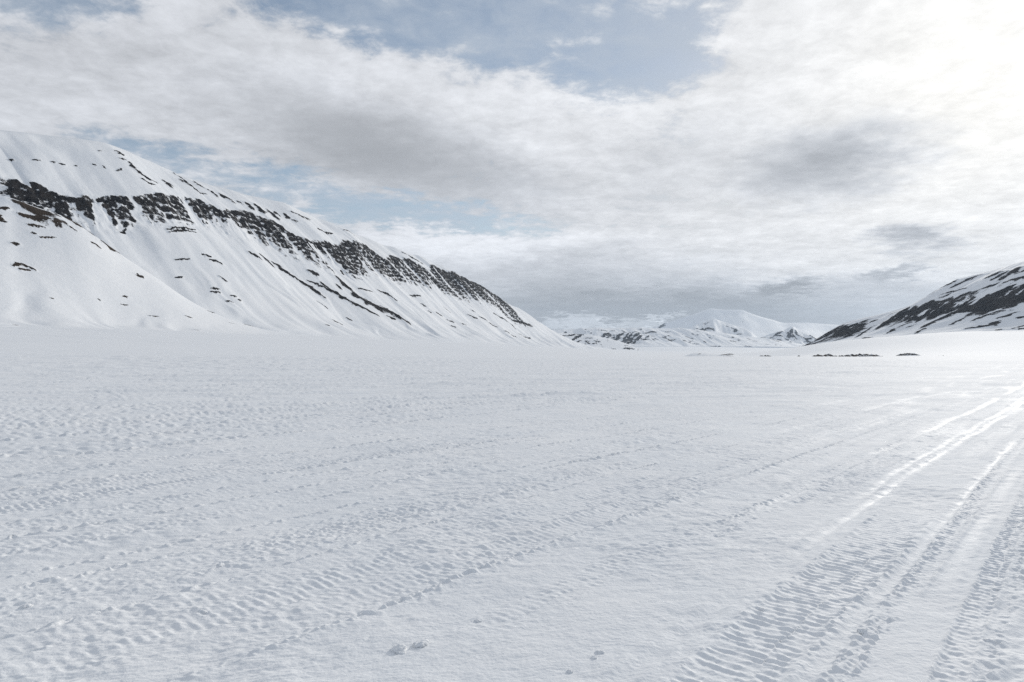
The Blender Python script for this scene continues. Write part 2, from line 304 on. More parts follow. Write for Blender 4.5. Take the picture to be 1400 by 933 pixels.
STREAKS = {
 'left': [(2.9,[(0.23,0.1543),(0.2263,0.1971),(0.23,0.2129)]),(2.9,[(0.2281,0.2029),(0.2338,0.2243),(0.2412,0.2371),(0.2494,0.2414)]),(1.8,[(0.2256,0.2557),(0.2313,0.2671),(0.2419,0.2629)]),(4.1,[(0.2737,0.1929),(0.2762,0.21),(0.2744,0.2314)]),(2.4,[(0.3144,0.0843),(0.3175,0.11),(0.3175,0.1529),(0.3194,0.1929),(0.3231,0.2171),(0.3319,0.2157)]),(3.2,[(0.31,0.1471),(0.3138,0.1743)]),(2.9,[(0.3362,0.1129),(0.3375,0.1486),(0.3425,0.1686)]),(3.7,[(0.3463,0.1757),(0.345,0.2057)]),(4.7,[(0.3563,0.1671),(0.3581,0.1929),(0.36,0.2243)]),(3.4,[(0.3694,0.1957),(0.3713,0.2157)]),(4.3,[(0.3788,0.1943),(0.3788,0.2214),(0.3769,0.2457)]),(4.9,[(0.39,0.1857),(0.3894,0.2186),(0.3862,0.2586)]),(4.5,[(0.4025,0.1814),(0.4031,0.21),(0.4019,0.2543)]),(3.7,[(0.4131,0.1714),(0.4119,0.2043)]),(4.2,[(0.4231,0.1729),(0.4194,0.2043)]),(3.4,[(0.4356,0.1486),(0.4438,0.1629),(0.4581,0.1543)]),(2.5,[(0.4525,0.2271),(0.4631,0.2343),(0.475,0.2357)]),(2.5,[(0.5144,0.1471),(0.5419,0.1)]),(2.4,[(0.2244,0.1086),(0.2331,0.1)]),(2.2,[(0.2231,0.09),(0.2313,0.0886)]),(1.6,[(0.2188,0.1443),(0.2275,0.1429)]),(1.4,[(0.1994,0.1143),(0.2025,0.1114)]),(1.2,[(0.0988,0.1986),(0.1006,0.2057)]),(1.4,[(0.1125,0.2114),(0.1181,0.2114)]),(1.1,[(0.1288,0.2129),(0.1331,0.2143)]),(1.1,[(0.1363,0.2171),(0.1438,0.2243)]),(1.3,[(0.1556,0.22),(0.1588,0.2214)]),(1.2,[(0.1775,0.2129),(0.1794,0.22)]),(1.2,[(0.1869,0.22),(0.1875,0.23)]),(1.2,[(0.1994,0.2357),(0.2081,0.2171)]),(1.7,[(0.2131,0.4614),(0.2375,0.4457),(0.2575,0.4443)]),(1.7,[(0.2137,0.4729),(0.2344,0.4586),(0.2538,0.4586)]),(1.8,[(0.1575,0.4771),(0.1663,0.4643)]),(1.1,[(0.1956,0.5843),(0.2144,0.5771)]),(3.5,[(0.3575,0.5743),(0.3644,0.5986),(0.37,0.6271),(0.3725,0.6629)]),(4.0,[(0.3813,0.5457),(0.3856,0.5514),(0.385,0.57)]),(3.6,[(0.3838,0.5957),(0.3875,0.6271),(0.3931,0.6657),(0.4019,0.7043),(0.4113,0.7614)]),(6.8,[(0.4138,0.5429),(0.4144,0.5886),(0.4144,0.6386),(0.4206,0.6671),(0.4281,0.6986),(0.4388,0.7329),(0.4438,0.7786)]),(3.3,[(0.4025,0.5871),(0.4025,0.61)]),(3.0,[(0.4631,0.5571),(0.4725,0.5843),(0.4738,0.6343)]),(4.9,[(0.6119,0.1329),(0.6231,0.15),(0.6344,0.1843)]),(2.7,[(0.3181,0.5157),(0.3231,0.5286),(0.3281,0.5443)]),(3.0,[(0.3356,0.5114),(0.3394,0.5286),(0.3425,0.5529)]),(3.4,[(0.3456,0.5229),(0.3513,0.5457),(0.3575,0.5743)]),(1.9,[(0.235,0.5586),(0.245,0.5671)]),(1.8,[(0.24,0.5814),(0.2494,0.5829),(0.255,0.5943)]),(1.6,[(0.2344,0.6486),(0.2406,0.6671)]),(1.2,[(0.1794,0.6543),(0.1881,0.65)]),(1.5,[(0.2094,0.6986),(0.22,0.6986)]),(1.5,[(0.2063,0.7143),(0.2156,0.7157)]),(1.5,[(0.2137,0.7529),(0.2219,0.7543)]),(1.4,[(0.2275,0.7271),(0.235,0.73)]),(1.4,[(0.2325,0.7443),(0.2375,0.7429)]),(2.0,[(0.3563,0.7043),(0.3606,0.73)]),(1.8,[(0.3475,0.8129),(0.3519,0.8371)]),(1.5,[(0.3219,0.8729),(0.3244,0.8771)]),(3.5,[(0.5513,0.6414),(0.5563,0.6586)]),(3.5,[(0.5563,0.6957),(0.5644,0.7086)]),(3.4,[(0.5444,0.7543),(0.55,0.77)]),(2.4,[(0.5363,0.6357),(0.54,0.6429)]),(2.5,[(0.5744,0.7257),(0.5813,0.74)]),(2.9,[(0.6506,0.61),(0.6594,0.6557),(0.6675,0.6971)]),(3.6,[(0.6881,0.5514),(0.7013,0.5886),(0.7056,0.6386)]),(4.8,[(0.725,0.5171),(0.7438,0.53),(0.7588,0.5657)]),(2.4,[(0.5394,0.58),(0.5431,0.5957)]),(2.8,[(0.6269,0.6057),(0.6362,0.6443)]),(1.5,[(0.4319,0.6829),(0.4381,0.6971)]),(1.9,[(0.4606,0.4286),(0.4562,0.4571)]),(2.0,[(0.4181,0.48),(0.4169,0.5029)]),(2.0,[(0.4338,0.4571),(0.4313,0.4857)]),(2.6,[(0.4244,0.2129),(0.4288,0.2157)]),(2.1,[(0.5325,0.5271),(0.5525,0.53)]),(1.8,[(0.4294,0.5757),(0.4494,0.5757)]),(2.7,[(0.6706,0.7471),(0.6856,0.7786)]),(2.8,[(0.6987,0.7486),(0.7131,0.7843)]),(2.1,[(0.3744,0.7686),(0.3756,0.7814)]),(2.7,[(0.4256,0.7471),(0.4319,0.7586)]),(2.0,[(0.3713,0.5829),(0.3813,0.6114),(0.3875,0.6386)]),(2.5,[(0.4863,0.3143),(0.4825,0.3614),(0.4788,0.41)]),(2.7,[(0.5212,0.2986),(0.5169,0.3657),(0.5156,0.4057)]),(2.5,[(0.7094,0.6157),(0.7044,0.69)]),(2.0,[(0.5863,0.57),(0.59,0.6)]),(2.3,[(0.6488,0.55),(0.6525,0.5714)])],
 'spur': [(5.2,[(0.2719,0.0529),(0.2988,0.0543),(0.3294,0.0543),(0.3606,0.06),(0.3862,0.0571)]),(2.8,[(0.29,0.1286),(0.3175,0.1214),(0.3563,0.1071),(0.3906,0.11),(0.4319,0.0886)]),(1.0,[(0.305,0.1757),(0.3325,0.1643),(0.3613,0.16)]),(1.2,[(0.4069,0.0286),(0.4225,0.0443)]),(2.6,[(0.435,0.0),(0.4612,0.0043),(0.4875,0.0)]),(2.8,[(0.4831,0.04),(0.5069,0.02),(0.5288,0.0371)]),(1.0,[(0.5131,0.1443),(0.5288,0.14),(0.5375,0.15)]),(2.8,[(0.5587,0.0557),(0.5744,0.0486),(0.5944,0.0386)]),(0.8,[(0.4469,0.1029),(0.4694,0.1129)]),(0.7,[(0.3387,0.23),(0.36,0.2229),(0.3894,0.21)]),(1.1,[(0.3125,0.2186),(0.3237,0.2157)]),(1.8,[(0.1981,0.12),(0.2106,0.1171),(0.2275,0.1129)]),(1.6,[(0.1975,0.1629),(0.2013,0.1929),(0.2112,0.1957)]),(1.5,[(0.2381,0.31),(0.2662,0.3043)]),(1.6,[(0.2381,0.4557),(0.2625,0.4386),(0.2825,0.44),(0.3025,0.4486)]),(1.1,[(0.2625,0.4714),(0.2894,0.46)]),(1.2,[(0.6138,0.2157),(0.6288,0.1829)]),(0.7,[(0.4675,0.5986),(0.4756,0.6)]),(0.7,[(0.5469,0.5186),(0.5606,0.51)]),(0.6,[(0.5312,0.5929),(0.5487,0.5971)]),(0.7,[(0.5856,0.6929),(0.6056,0.6929)]),(0.8,[(0.6694,0.5886),(0.6837,0.59)]),(1.0,[(0.7869,0.1257),(0.8163,0.0343)]),(0.7,[(0.8206,0.3529),(0.8381,0.3443)]),(0.9,[(0.8925,0.0943),(0.925,0.0257)]),(0.4,[(0.2131,0.9229),(0.2275,0.9186)]),(0.6,[(0.6512,0.8743),(0.6594,0.8957)]),(0.5,[(0.33,0.6414),(0.3412,0.6429)]),(0.7,[(0.1481,0.2086),(0.1694,0.1886)]),(1.7,[(0.115,0.1657),(0.135,0.1271)]),(1.6,[(0.0919,0.3114),(0.1087,0.3286)])],
 'right': [(3.5,[(0.5294,0.2),(0.5381,0.0543),(0.4806,0.16),(0.5,0.0)]),(6.2,[(0.4369,0.27),(0.4313,0.2229),(0.4244,0.1514),(0.3862,0.1343)]),(2.7,[(0.4469,0.38),(0.4,0.37),(0.315,0.4029)]),(7.0,[(0.2825,0.3143),(0.2819,0.27),(0.2731,0.2557)]),(4.2,[(0.2606,0.36),(0.2594,0.3029),(0.2544,0.2671)]),(6.3,[(0.2437,0.3757),(0.24,0.3257),(0.2394,0.26)]),(5.6,[(0.2225,0.3614),(0.2175,0.3543),(0.2144,0.3371)]),(5.7,[(0.2606,0.4557),(0.2487,0.4414),(0.2363,0.4229)]),(5.5,[(0.2213,0.4557),(0.2131,0.4314),(0.2,0.4214)]),(6.4,[(0.2562,0.8757),(0.2612,0.7971),(0.2538,0.75),(0.245,0.6829)]),(3.4,[(0.2456,0.9543),(0.2481,0.9057)]),(5.3,[(0.3987,0.7443),(0.3981,0.6857)]),(3.6,[(0.2156,0.8557),(0.2156,0.8086),(0.2119,0.7843)]),(5.3,[(0.1606,0.9357),(0.1562,0.8929),(0.1487,0.87),(0.1487,0.8371)]),(5.6,[(0.1769,0.8),(0.175,0.7629),(0.1669,0.7386)]),(4.5,[(0.1531,0.8014),(0.1487,0.7757),(0.145,0.7571)]),(3.5,[(0.1375,0.7871),(0.1331,0.7829)]),(2.5,[(0.1244,1.0),(0.1212,1.0)]),(2.8,[(0.11,1.0),(0.1062,1.0)]),(2.1,[(0.1144,0.9929),(0.115,0.9271)]),(4.9,[(0.8287,0.5714),(0.8163,0.3271),(0.7819,0.3157)]),(4.2,[(0.7519,0.6986),(0.7594,0.4857),(0.7631,0.3071)]),(4.8,[(0.735,0.7557),(0.7444,0.5257),(0.7456,0.3443)]),(5.9,[(0.7031,0.7586),(0.7206,0.5357),(0.7244,0.3657),(0.725,0.2714)]),(3.5,[(0.6844,0.72),(0.6981,0.5414)]),(3.3,[(0.79,0.7614),(0.7719,0.6829)]),(3.2,[(0.6863,0.8557),(0.6975,0.7)]),(2.9,[(0.655,0.6),(0.6406,0.5857)]),(3.5,[(0.6963,0.3829),(0.6863,0.4086)]),(5.0,[(0.5413,0.7343),(0.52,0.7043),(0.505,0.6514)]),(3.8,[(0.4556,0.7843),(0.4413,0.7371),(0.41,0.71)]),(4.2,[(0.405,0.8429),(0.3944,0.81)]),(3.1,[(0.3931,0.9157),(0.405,0.8429)]),(2.6,[(0.3494,0.8114),(0.3231,0.7757)]),(2.1,[(0.4694,1.0),(0.4288,1.0)]),(1.7,[(0.2419,0.9914),(0.2462,0.9371)]),(2.8,[(0.1837,0.8286),(0.1825,0.7971)]),(2.6,[(0.405,0.7957),(0.3719,0.7514)]),(3.7,[(0.7913,0.6071),(0.7869,0.4043),(0.7775,0.2757)]),(2.5,[(0.5781,0.91),(0.6412,0.7329),(0.6462,0.6271)])],
 'ridge': [(11.8,[(0.3206,0.5271),(0.3325,0.4129),(0.34,0.3271)]),(8.1,[(0.3419,0.5314),(0.3494,0.3857)]),(7.2,[(0.3569,0.53),(0.3644,0.4443)]),(11.7,[(0.3725,0.6571),(0.3806,0.4714),(0.3912,0.3314)]),(8.8,[(0.3994,0.7743),(0.4056,0.5643),(0.4125,0.36)]),(10.6,[(0.4125,0.82),(0.42,0.5329),(0.4294,0.3886)]),(11.4,[(0.4288,0.8171),(0.4331,0.5929),(0.4438,0.4743)]),(10.5,[(0.4456,0.7743),(0.4544,0.5914),(0.465,0.5329)]),(9.7,[(0.46,0.6929),(0.4637,0.5629)]),(12.2,[(0.4806,0.73),(0.4894,0.6543),(0.5069,0.6871)]),(6.6,[(0.3444,0.2271),(0.3544,0.2286)]),(5.3,[(0.5144,0.5871),(0.5288,0.6171)]),(5.4,[(0.5369,0.5243),(0.5575,0.5814)]),(5.4,[(0.5725,0.5786),(0.5844,0.6114)]),(5.3,[(0.6125,0.6371),(0.6256,0.6671)]),(5.5,[(0.4869,0.5),(0.5125,0.4971)]),(5.6,[(0.4331,0.36),(0.4669,0.4143)]),(4.2,[(0.7131,1.0),(0.725,0.9943),(0.7394,1.0)]),(4.2,[(0.8075,1.0),(0.8256,0.9929)]),(5.6,[(0.2956,0.2871),(0.3325,0.2586)]),(7.3,[(0.3294,0.47),(0.3381,0.3557)]),(7.3,[(0.3731,0.4729),(0.3819,0.36)]),(8.1,[(0.445,0.5614),(0.455,0.4429)]),(4.5,[(0.5238,0.5243),(0.5913,0.6071)]),(4.4,[(0.6325,0.7071),(0.6675,0.7357)]),(4.7,[(0.3813,0.1971),(0.4,0.2986)]),(7.2,[(0.4838,0.5929),(0.4919,0.4986)])],
 'knoll': [(6.4,[(0.2381,0.1943),(0.34,0.0829),(0.4031,0.1171)]),(5.6,[(0.3188,0.4129),(0.3362,0.2671),(0.3719,0.1286)]),(5.7,[(0.4169,0.25),(0.5094,0.2543)]),(4.9,[(0.3619,0.47),(0.3962,0.3657)]),(6.2,[(0.5394,0.39),(0.5938,0.3857)]),(7.3,[(0.54,0.5386),(0.5569,0.4886)]),(4.4,[(0.1913,0.1386),(0.2494,0.2257)]),(5.7,[(0.2694,0.2171),(0.3169,0.0986)]),(6.1,[(0.2206,0.3114),(0.2744,0.36)]),(5.1,[(0.3556,0.2629),(0.3881,0.0514)]),(8.6,[(0.8794,0.6457),(0.9231,0.4786),(0.9713,0.4729)]),(4.9,[(0.4487,0.3914),(0.5056,0.5171)])],
 'foothill': [(18.8,[(0.2394,0.3929),(0.2806,0.3014),(0.3375,0.2614)]),(18.6,[(0.3375,0.2614),(0.3981,0.4186),(0.4306,0.5571)]),(18.6,[(0.3438,0.4471),(0.3975,0.3343)]),(20.1,[(0.5275,0.65),(0.5637,0.5914),(0.5988,0.6257)]),(15.9,[(0.5513,0.5071),(0.5744,0.5643)]),(13.9,[(0.625,0.42),(0.6737,0.4571)]),(9.1,[(0.62,0.5429),(0.6488,0.5771)]),(11.2,[(0.6913,0.7057),(0.7431,0.5586),(0.7894,0.6014)]),(7.8,[(0.7594,0.5829),(0.7981,0.75)]),(8.6,[(0.3306,0.0614),(0.44,0.09)]),(6.1,[(0.6069,0.12),(0.7512,0.2286)]),(7.1,[(0.6881,0.3714),(0.7925,0.2829)]),(8.3,[(0.155,0.2443),(0.2188,0.2014)]),(13.9,[(0.2806,0.4429),(0.3325,0.3786)]),(10.2,[(0.4788,0.5671),(0.5081,0.5014)]),(9.4,[(0.5931,0.44),(0.6338,0.3443)]),(15.4,[(0.3994,0.2643),(0.4956,0.3643)]),(9.6,[(0.2381,0.23),(0.2756,0.1857)])],
 'peak': [(14.3,[(0.29,0.2614),(0.3738,0.1571),(0.4487,0.1229)]),(16.5,[(0.5075,0.2186),(0.5331,0.3729),(0.5475,0.1729)]),(9.8,[(0.5681,0.3271),(0.6119,0.4071)]),(15.3,[(0.1081,0.4057),(0.145,0.1486),(0.2069,0.1743)]),(13.5,[(0.2006,0.7086),(0.2475,0.6714)]),(13.0,[(0.7131,0.3157),(0.745,0.3814),(0.8125,0.3229)]),(13.1,[(0.7988,0.1786),(0.8594,0.3614)]),(10.5,[(0.5363,0.5971),(0.5887,0.6586)]),(8.6,[(0.2437,0.3414),(0.3519,0.3914)]),(8.3,[(0.6756,0.6886),(0.7188,0.7086)]),(6.2,[(0.4625,0.5757),(0.5238,0.7686)]),(9.8,[(0.3663,0.2414),(0.455,0.3329)]),(12.0,[(0.6369,0.2871),(0.6863,0.3214)]),(8.5,[(0.3381,0.5357),(0.4219,0.4457)]),(10.7,[(0.4888,0.4086),(0.52,0.5286)]),(8.5,[(0.8075,0.5314),(0.8706,0.5229)]),(10.7,[(0.7256,0.4857),(0.7913,0.4957)])],
 'massif': [(27.0,[(0.1469,0.1129),(0.1588,0.0357),(0.1725,0.0129)])],
 'mound': [(0.4,[(0.5525,0.3714),(0.6456,0.2514),(0.7369,0.1043)]),(0.4,[(0.6013,0.5486),(0.6963,0.6371),(0.7856,0.6743)]),(0.3,[(0.6462,0.4743),(0.7188,0.5214)]),(0.2,[(0.2825,0.4043),(0.3025,0.3086)]),(0.2,[(0.2194,0.6986),(0.3362,0.6271)])],
}
GROUND_POINTS = [(-0.0,-1.5,0.0),(-0.0,-8.0,0.0),(-0.0,-40.0,0.0),(-1.3,-0.75,0.0),(-6.93,-4.0,0.0),(-34.64,-20.0,0.0),(-1.3,0.75,0.0),(-6.93,4.0,0.0),(-34.64,20.0,0.0),(-0.86,1.23,0.0),(-4.59,6.55,0.0),(-22.94,32.77,0.0),(0.0,1.5,0.0),(0.0,8.0,0.0),(0.0,40.0,0.0),(0.86,1.23,0.0),(4.59,6.55,0.0),(22.94,32.77,0.0),(1.3,0.75,0.0),(6.93,4.0,0.0),(34.64,20.0,0.0),(1.3,-0.75,0.0),(6.93,-4.0,0.0),(34.64,-20.0,0.0),(-214.4,200.0,3.84),(-150.1,200.0,4.27),(-75.0,200.0,1.91),(0.0,200.0,-0.01),(75.0,200.0,-0.06),(150.1,200.0,0.09),(214.4,200.0,0.41),(135.0,420.0,-2.94),(225.1,420.0,-2.8),(315.1,420.0,-1.99),(405.1,420.0,-1.45),(102.9,480.0,-2.72),(66.9,520.0,-1.64),(0.0,560.0,1.7),(-84.0,560.0,5.9),(-167.2,520.0,9.5),(-495.2,420.0,17.01),(-390.1,520.0,18.98),(771.7,2000.0,-17.59),(482.3,1000.0,-6.87),(530.5,900.0,-4.57),(592.2,850.0,-2.86),(710.6,850.0,-1.03),(868.2,1800.0,3.63),(972.7,1650.0,14.08),(1045.0,1500.0,20.99),(1125.4,1400.0,25.71),(1254.0,4500.0,0.25),(1500.5,4000.0,-2.59),(1543.4,7200.0,40.29),(2250.8,7500.0,41.89),(3086.8,8000.0,36.0),(4340.8,9000.0,59.58),(-964.6,9000.0,59.58),(2143.6,10000.0,87.44),(3215.4,10000.0,87.44),(4501.6,10500.0,91.73),(3622.7,13000.0,168.9),(5787.8,13500.0,160.86),(0.0,13000.0,141.04),(0.0,22000.0,237.5),(7074.0,22000.0,284.66),(14147.9,22000.0,284.66),(-521.3,640.0,18.85),(-546.6,850.0,24.48),(-483.9,1050.0,29.84),(-443.7,1150.0,30.05),(-401.9,1250.0,31.17),(-367.1,1370.0,29.6),(-321.5,1500.0,27.42),(-251.4,1700.0,27.21),(-162.9,1900.0,26.14),(-109.1,2120.0,24.42),(-50.4,2350.0,24.37),(19.7,2620.0,21.36),(93.2,2900.0,20.35),(212.2,3300.0,19.38),(366.6,3800.0,13.92),(530.0,4300.0,10.92),(680.1,4700.0,6.74),(803.9,5000.0,1.7),(956.6,5250.0,-9.55),(-474.7,430.0,17.83),(-433.2,470.0,18.83),(-423.6,520.0,20.09),(-414.1,560.0,21.51),(-411.0,590.0,21.94),(-405.4,620.0,22.3),(-403.2,660.0,22.92),(-401.4,700.0,23.46),(-396.6,740.0,23.91),(-389.5,790.0,24.56),(-373.6,840.0,24.21),(-363.1,880.0,24.34),(-355.0,920.0,24.38),(-344.7,960.0,24.34),(-337.6,1000.0,24.21),(-318.1,1060.0,24.42),(1607.7,1500.0,66.01),(1481.8,1750.0,65.47),(1350.5,2000.0,59.58),(1313.5,2150.0,57.01),(1281.9,2300.0,51.0),(1280.3,2370.0,49.96),(1276.2,2430.0,48.58),(1259.7,2490.0,44.4),(1252.3,2540.0,42.54),(1254.0,2600.0,40.71),(1244.9,2670.0,36.04),(1236.5,2780.0,28.52),(1226.2,2860.0,20.09),(1226.8,2920.0,14.22),(1221.9,3000.0,4.92),(-900,1700,30),(-700,2400,30),(-400,3400,25),(0,4500,12),(2200,2600,40),(1700,2700,30),(-3000,3000,60),(4000,3000,60),(0,-3000,0),(-3000,-1000,20),(3000,-1000,20),(0,-20000,0),(-18000,0,50),(18000,0,50),(-12000,12000,50),(12000,12000,80)]
GRAVEL = [([(188.0,430.0),(203.5,450.0),(221.7,470.0),(234.6,480.0)],3.6,1.3,500),([(204.9,400.0),(212.7,405.0),(220.8,412.0),(232.3,420.0)],4.4,0.5,510),([(362.5,760.0),(397.1,780.0),(433.9,800.0)],6.0,1.9,520),([(222.9,400.0),(230.1,405.0),(237.3,410.0)],2.4,0.35,530),([(496.1,880.0),(515.1,890.0),(536.3,900.0)],6.0,1.8,540),([(185.0,520.0),(194.1,525.0),(204.5,530.0)],3.4,1.0,550),([(214.6,520.0),(218.5,520.0),(221.8,520.0)],2.8,0.9,560),([(265.0,430.0),(271.9,430.0),(276.5,430.0)],2.6,0.6,570)]

# ---------------------------------------------------------------- materials
TA = R(40.4)          # heading of the snow scooter trails
def new_mat(name):
    m = bpy.data.materials.new(name); m.use_nodes = True
    t = m.node_tree; t.nodes.clear()
    return m, t

def snow_material(name, bumps, rock_col=(0.012, 0.012, 0.014), rock_col2=(0.034, 0.030, 0.028), rock_scale=0.08, edge=0.5, tone=1.0, use_ice=False):
    """bumps: list of (noise scale in 1/m, bump distance in m, detail)"""
    m, t = new_mat(name)
    P = nd(t, 'ShaderNodeTexCoord').outputs['Object']
    n1, _ = noise_node(t, P, 0.6 if use_ice else 0.004, 5.0, 0.6)
    snow = mix_col(t, n1.smooth(0.3, 0.7), (0.83 * tone, 0.845 * tone, 0.86 * tone, 1), (0.87 * tone, 0.875 * tone, 0.88 * tone, 1))
    rock_a = S(t, nd(t, 'ShaderNodeAttribute', attribute_name='rock').outputs['Fac'])
    rn, _ = noise_node(t, P, rock_scale, 6.0, 0.7)
    rn2, _ = noise_node(t, P, rock_scale * 4.0, 4.0, 0.7)
    rmask = (rock_a + (rn - 0.5) * edge + (rn2 - 0.5) * edge).smooth(0.38, 0.62)
    rc, _ = noise_node(t, P, rock_scale * 0.35, 5.0, 0.6)
    rockc = mix_col(t, rc.smooth(0.35, 0.65), rock_col + (1,), rock_col2 + (1,))
    base = mix_col(t, rmask, snow, rockc)
    h = None
    nrm = None
    trod = 1.0
    if use_ice:
        trod = S(t, nd(t, 'ShaderNodeAttribute', attribute_name='trod').outputs['Fac'])
        mp = nd(t, 'ShaderNodeMapping', {'Vector': P, 'Rotation': (0, 0, -TA), 'Scale': (1.0, 22.0, 1.0)}, vector_type='TEXTURE')
        b, _ = noise_node(t, mp.outputs[0], 1.6, 4.0, 0.65)
        n = nd(t, 'ShaderNodeBump', {'Height': b, 'Strength': trod, 'Distance': 0.045}); nrm = n.outputs[0]
    for sc, dist, det in bumps:
        b, _ = noise_node(t, P, sc, det, 0.6)
        n = nd(t, 'ShaderNodeBump', {'Height': b, 'Strength': trod, 'Distance': dist})
        if nrm is not None: t.links.new(nrm, n.inputs['Normal'])
        nrm = n.outputs[0]
    rough = rmask * 0.1 + 0.78
    spec = 0.09 - rmask * 0.07
    if use_ice:
        ice = S(t, nd(t, 'ShaderNodeAttribute', attribute_name='ice').outputs['Fac'])
        gl, _ = noise_node(t, P, 5.0, 4.0, 0.6)
        ice = (ice * (gl * 1.9 - 0.25)).clamp()
        rough = rough - ice * 0.20
        spec = spec + ice * 0.06
    bs = nd(t, 'ShaderNodeBsdfPrincipled', {'Base Color': base, 'Roughness': rough, 'Specular IOR Level': spec, 'Normal': nrm})
    nd(t, 'ShaderNodeOutputMaterial', {'Surface': bs.outputs[0]})
    return m

# ---------------------------------------------------------------- mesh helpers
def link_mesh(name, co, quads, mat, attrs=None, smooth=True, parent=None):
    me = bpy.data.meshes.new(name)
    nv = len(co); nf = len(quads)
    me.vertices.add(nv); me.vertices.foreach_set('co', np.asarray(co, np.float32).ravel())
    k = quads.shape[1]
    me.loops.add(nf * k); me.loops.foreach_set('vertex_index', np.asarray(quads, np.int32).ravel())
    me.polygons.add(nf); me.polygons.foreach_set('loop_start', np.arange(0, nf * k, k, dtype=np.int32))
    me.polygons.foreach_set('loop_total', np.full(nf, k, np.int32))
    me.polygons.foreach_set('use_smooth', np.full(nf, smooth, bool))
    me.update(calc_edges=True)
    for a, v in (attrs or {}).items():
        at = me.attributes.new(a, 'FLOAT', 'POINT'); at.data.foreach_set('value', np.asarray(v, np.float32).ravel())
    if mat: me.materials.append(mat)
    o = bpy.data.objects.new(name, me); col.objects.link(o)
    if parent: o.parent = parent
    return o

def grid_quads(n, m, wrap=False):
    i = np.arange(n - 1)[:, None]; j = np.arange(m if wrap else m - 1)[None, :]
    jn = (j + 1) % m
    q = np.stack(np.broadcast_arrays(i * m + j, (i + 1) * m + j, (i + 1) * m + jn, i * m + jn), -1)
    return q.reshape(-1, 4)

def tag(o, label, cat, kind=None, group=None):
    o['label'] = label; o['category'] = cat
    if kind: o['kind'] = kind
    if group: o['group'] = group
    return o

# ---------------------------------------------------------------- the snow plain
GP = np.array(GROUND_POINTS, float)
def _pol(x, y):
    r = np.hypot(x, y) + 1e-6
    return np.arctan2(x, y), np.log(np.maximum(r, 1.0))
_ga, _gl = _pol(GP[:, 0], GP[:, 1]); _ge = GP[:, 2] / (np.hypot(GP[:, 0], GP[:, 1]) + 1e-6)
def _feat(a, l):     # azimuth as a point on a circle so that the surface closes behind the viewer
    return np.stack([2.2 * np.sin(a), 2.2 * np.cos(a), 0.9 * l], -1)
_gf = _feat(_ga, _gl)
def _ker(A, B):
    d2 = (A * A).sum(-1)[:, None] + (B * B).sum(-1)[None, :] - 2 * A @ B.T
    return np.sqrt(np.maximum(d2, 0) + 0.05 ** 2)
_K = _ker(_gf, _gf) + np.eye(len(_gf)) * 1e-4
_gw = np.linalg.solve(_K, _ge)
def ground_height(x, y):
    x = np.asarray(x, float); y = np.asarray(y, float); sh = x.shape
    a, l = _pol(x.ravel(), y.ravel()); out = np.empty(a.size)
    for i in range(0, a.size, 100000):
        out[i:i + 100000] = _ker(_feat(a[i:i + 100000], l[i:i + 100000]), _gf) @ _gw
    r = np.hypot(x, y).ravel()
    return (out * r * sstep(12, 90, r)).reshape(sh)

# snow scooter trails: all run the same way, u along them and v across (metres)
def uv(x, y): return x * math.sin(TA) + y * math.cos(TA), x * math.cos(TA) - y * math.sin(TA)

BELTS = [  # centre v, width, depth of the cleats, lug seed, u from, u to, strength
 (-1.47, 0.46, 0.0105, 1, -2, 8.1, 1.0), (-1.50, 0.30, 0.012, 31, 13, 60, 0.7),
 (-4.22, 0.50, 0.009, 2, -9, 60, 0.9), (-4.62, 0.42, 0.007, 3, -9, 40, 0.7), (-3.78, 0.44, 0.009, 4, 2, 60, 0.8),
 (-0.58, 0.16, 0.013, 5, -9, 60, 1.0), (-1.00, 0.15, 0.009, 6, 5.5, 60, 0.9), (-2.40, 0.36, 0.012, 7, 8, 60, 0.9), (-2.85, 0.3, 0.008, 32, 3, 60, 0.6),
 (-5.42, 0.44, 0.008, 8, -9, 60, 0.7), (-8.8, 0.55, 0.016, 9, -20, 90, 1.0), (-9.5, 0.50, 0.015, 10, -20, 90, 0.9),
 (-6.9, 0.40, 0.010, 11, -20, 90, 0.7), (-7.75, 0.40, 0.010, 33, -20, 90, 0.7), (-12.1, 0.5, 0.016, 12, -30, 90, 0.9), (-14.6, 0.5, 0.016, 13, -30, 90, 0.8),
 (0.1, 0.20, 0.012, 14, -5, 60, 0.8), (0.75, 0.45, 0.014, 15, -5, 60, 0.8), (1.9, 0.45, 0.014, 16, -5, 60, 0.7), (3.4, 0.45, 0.014, 17, -5, 60, 0.7), (5.3, 0.45, 0.014, 34, -5, 60, 0.7),
 (-18.2, 0.6, 0.016, 18, -30, 90, 0.8), (-22.0, 0.6, 0.018, 19, -40, 90, 0.8), (-10.9, 0.5, 0.013, 35, -20, 90, 0.7),
]
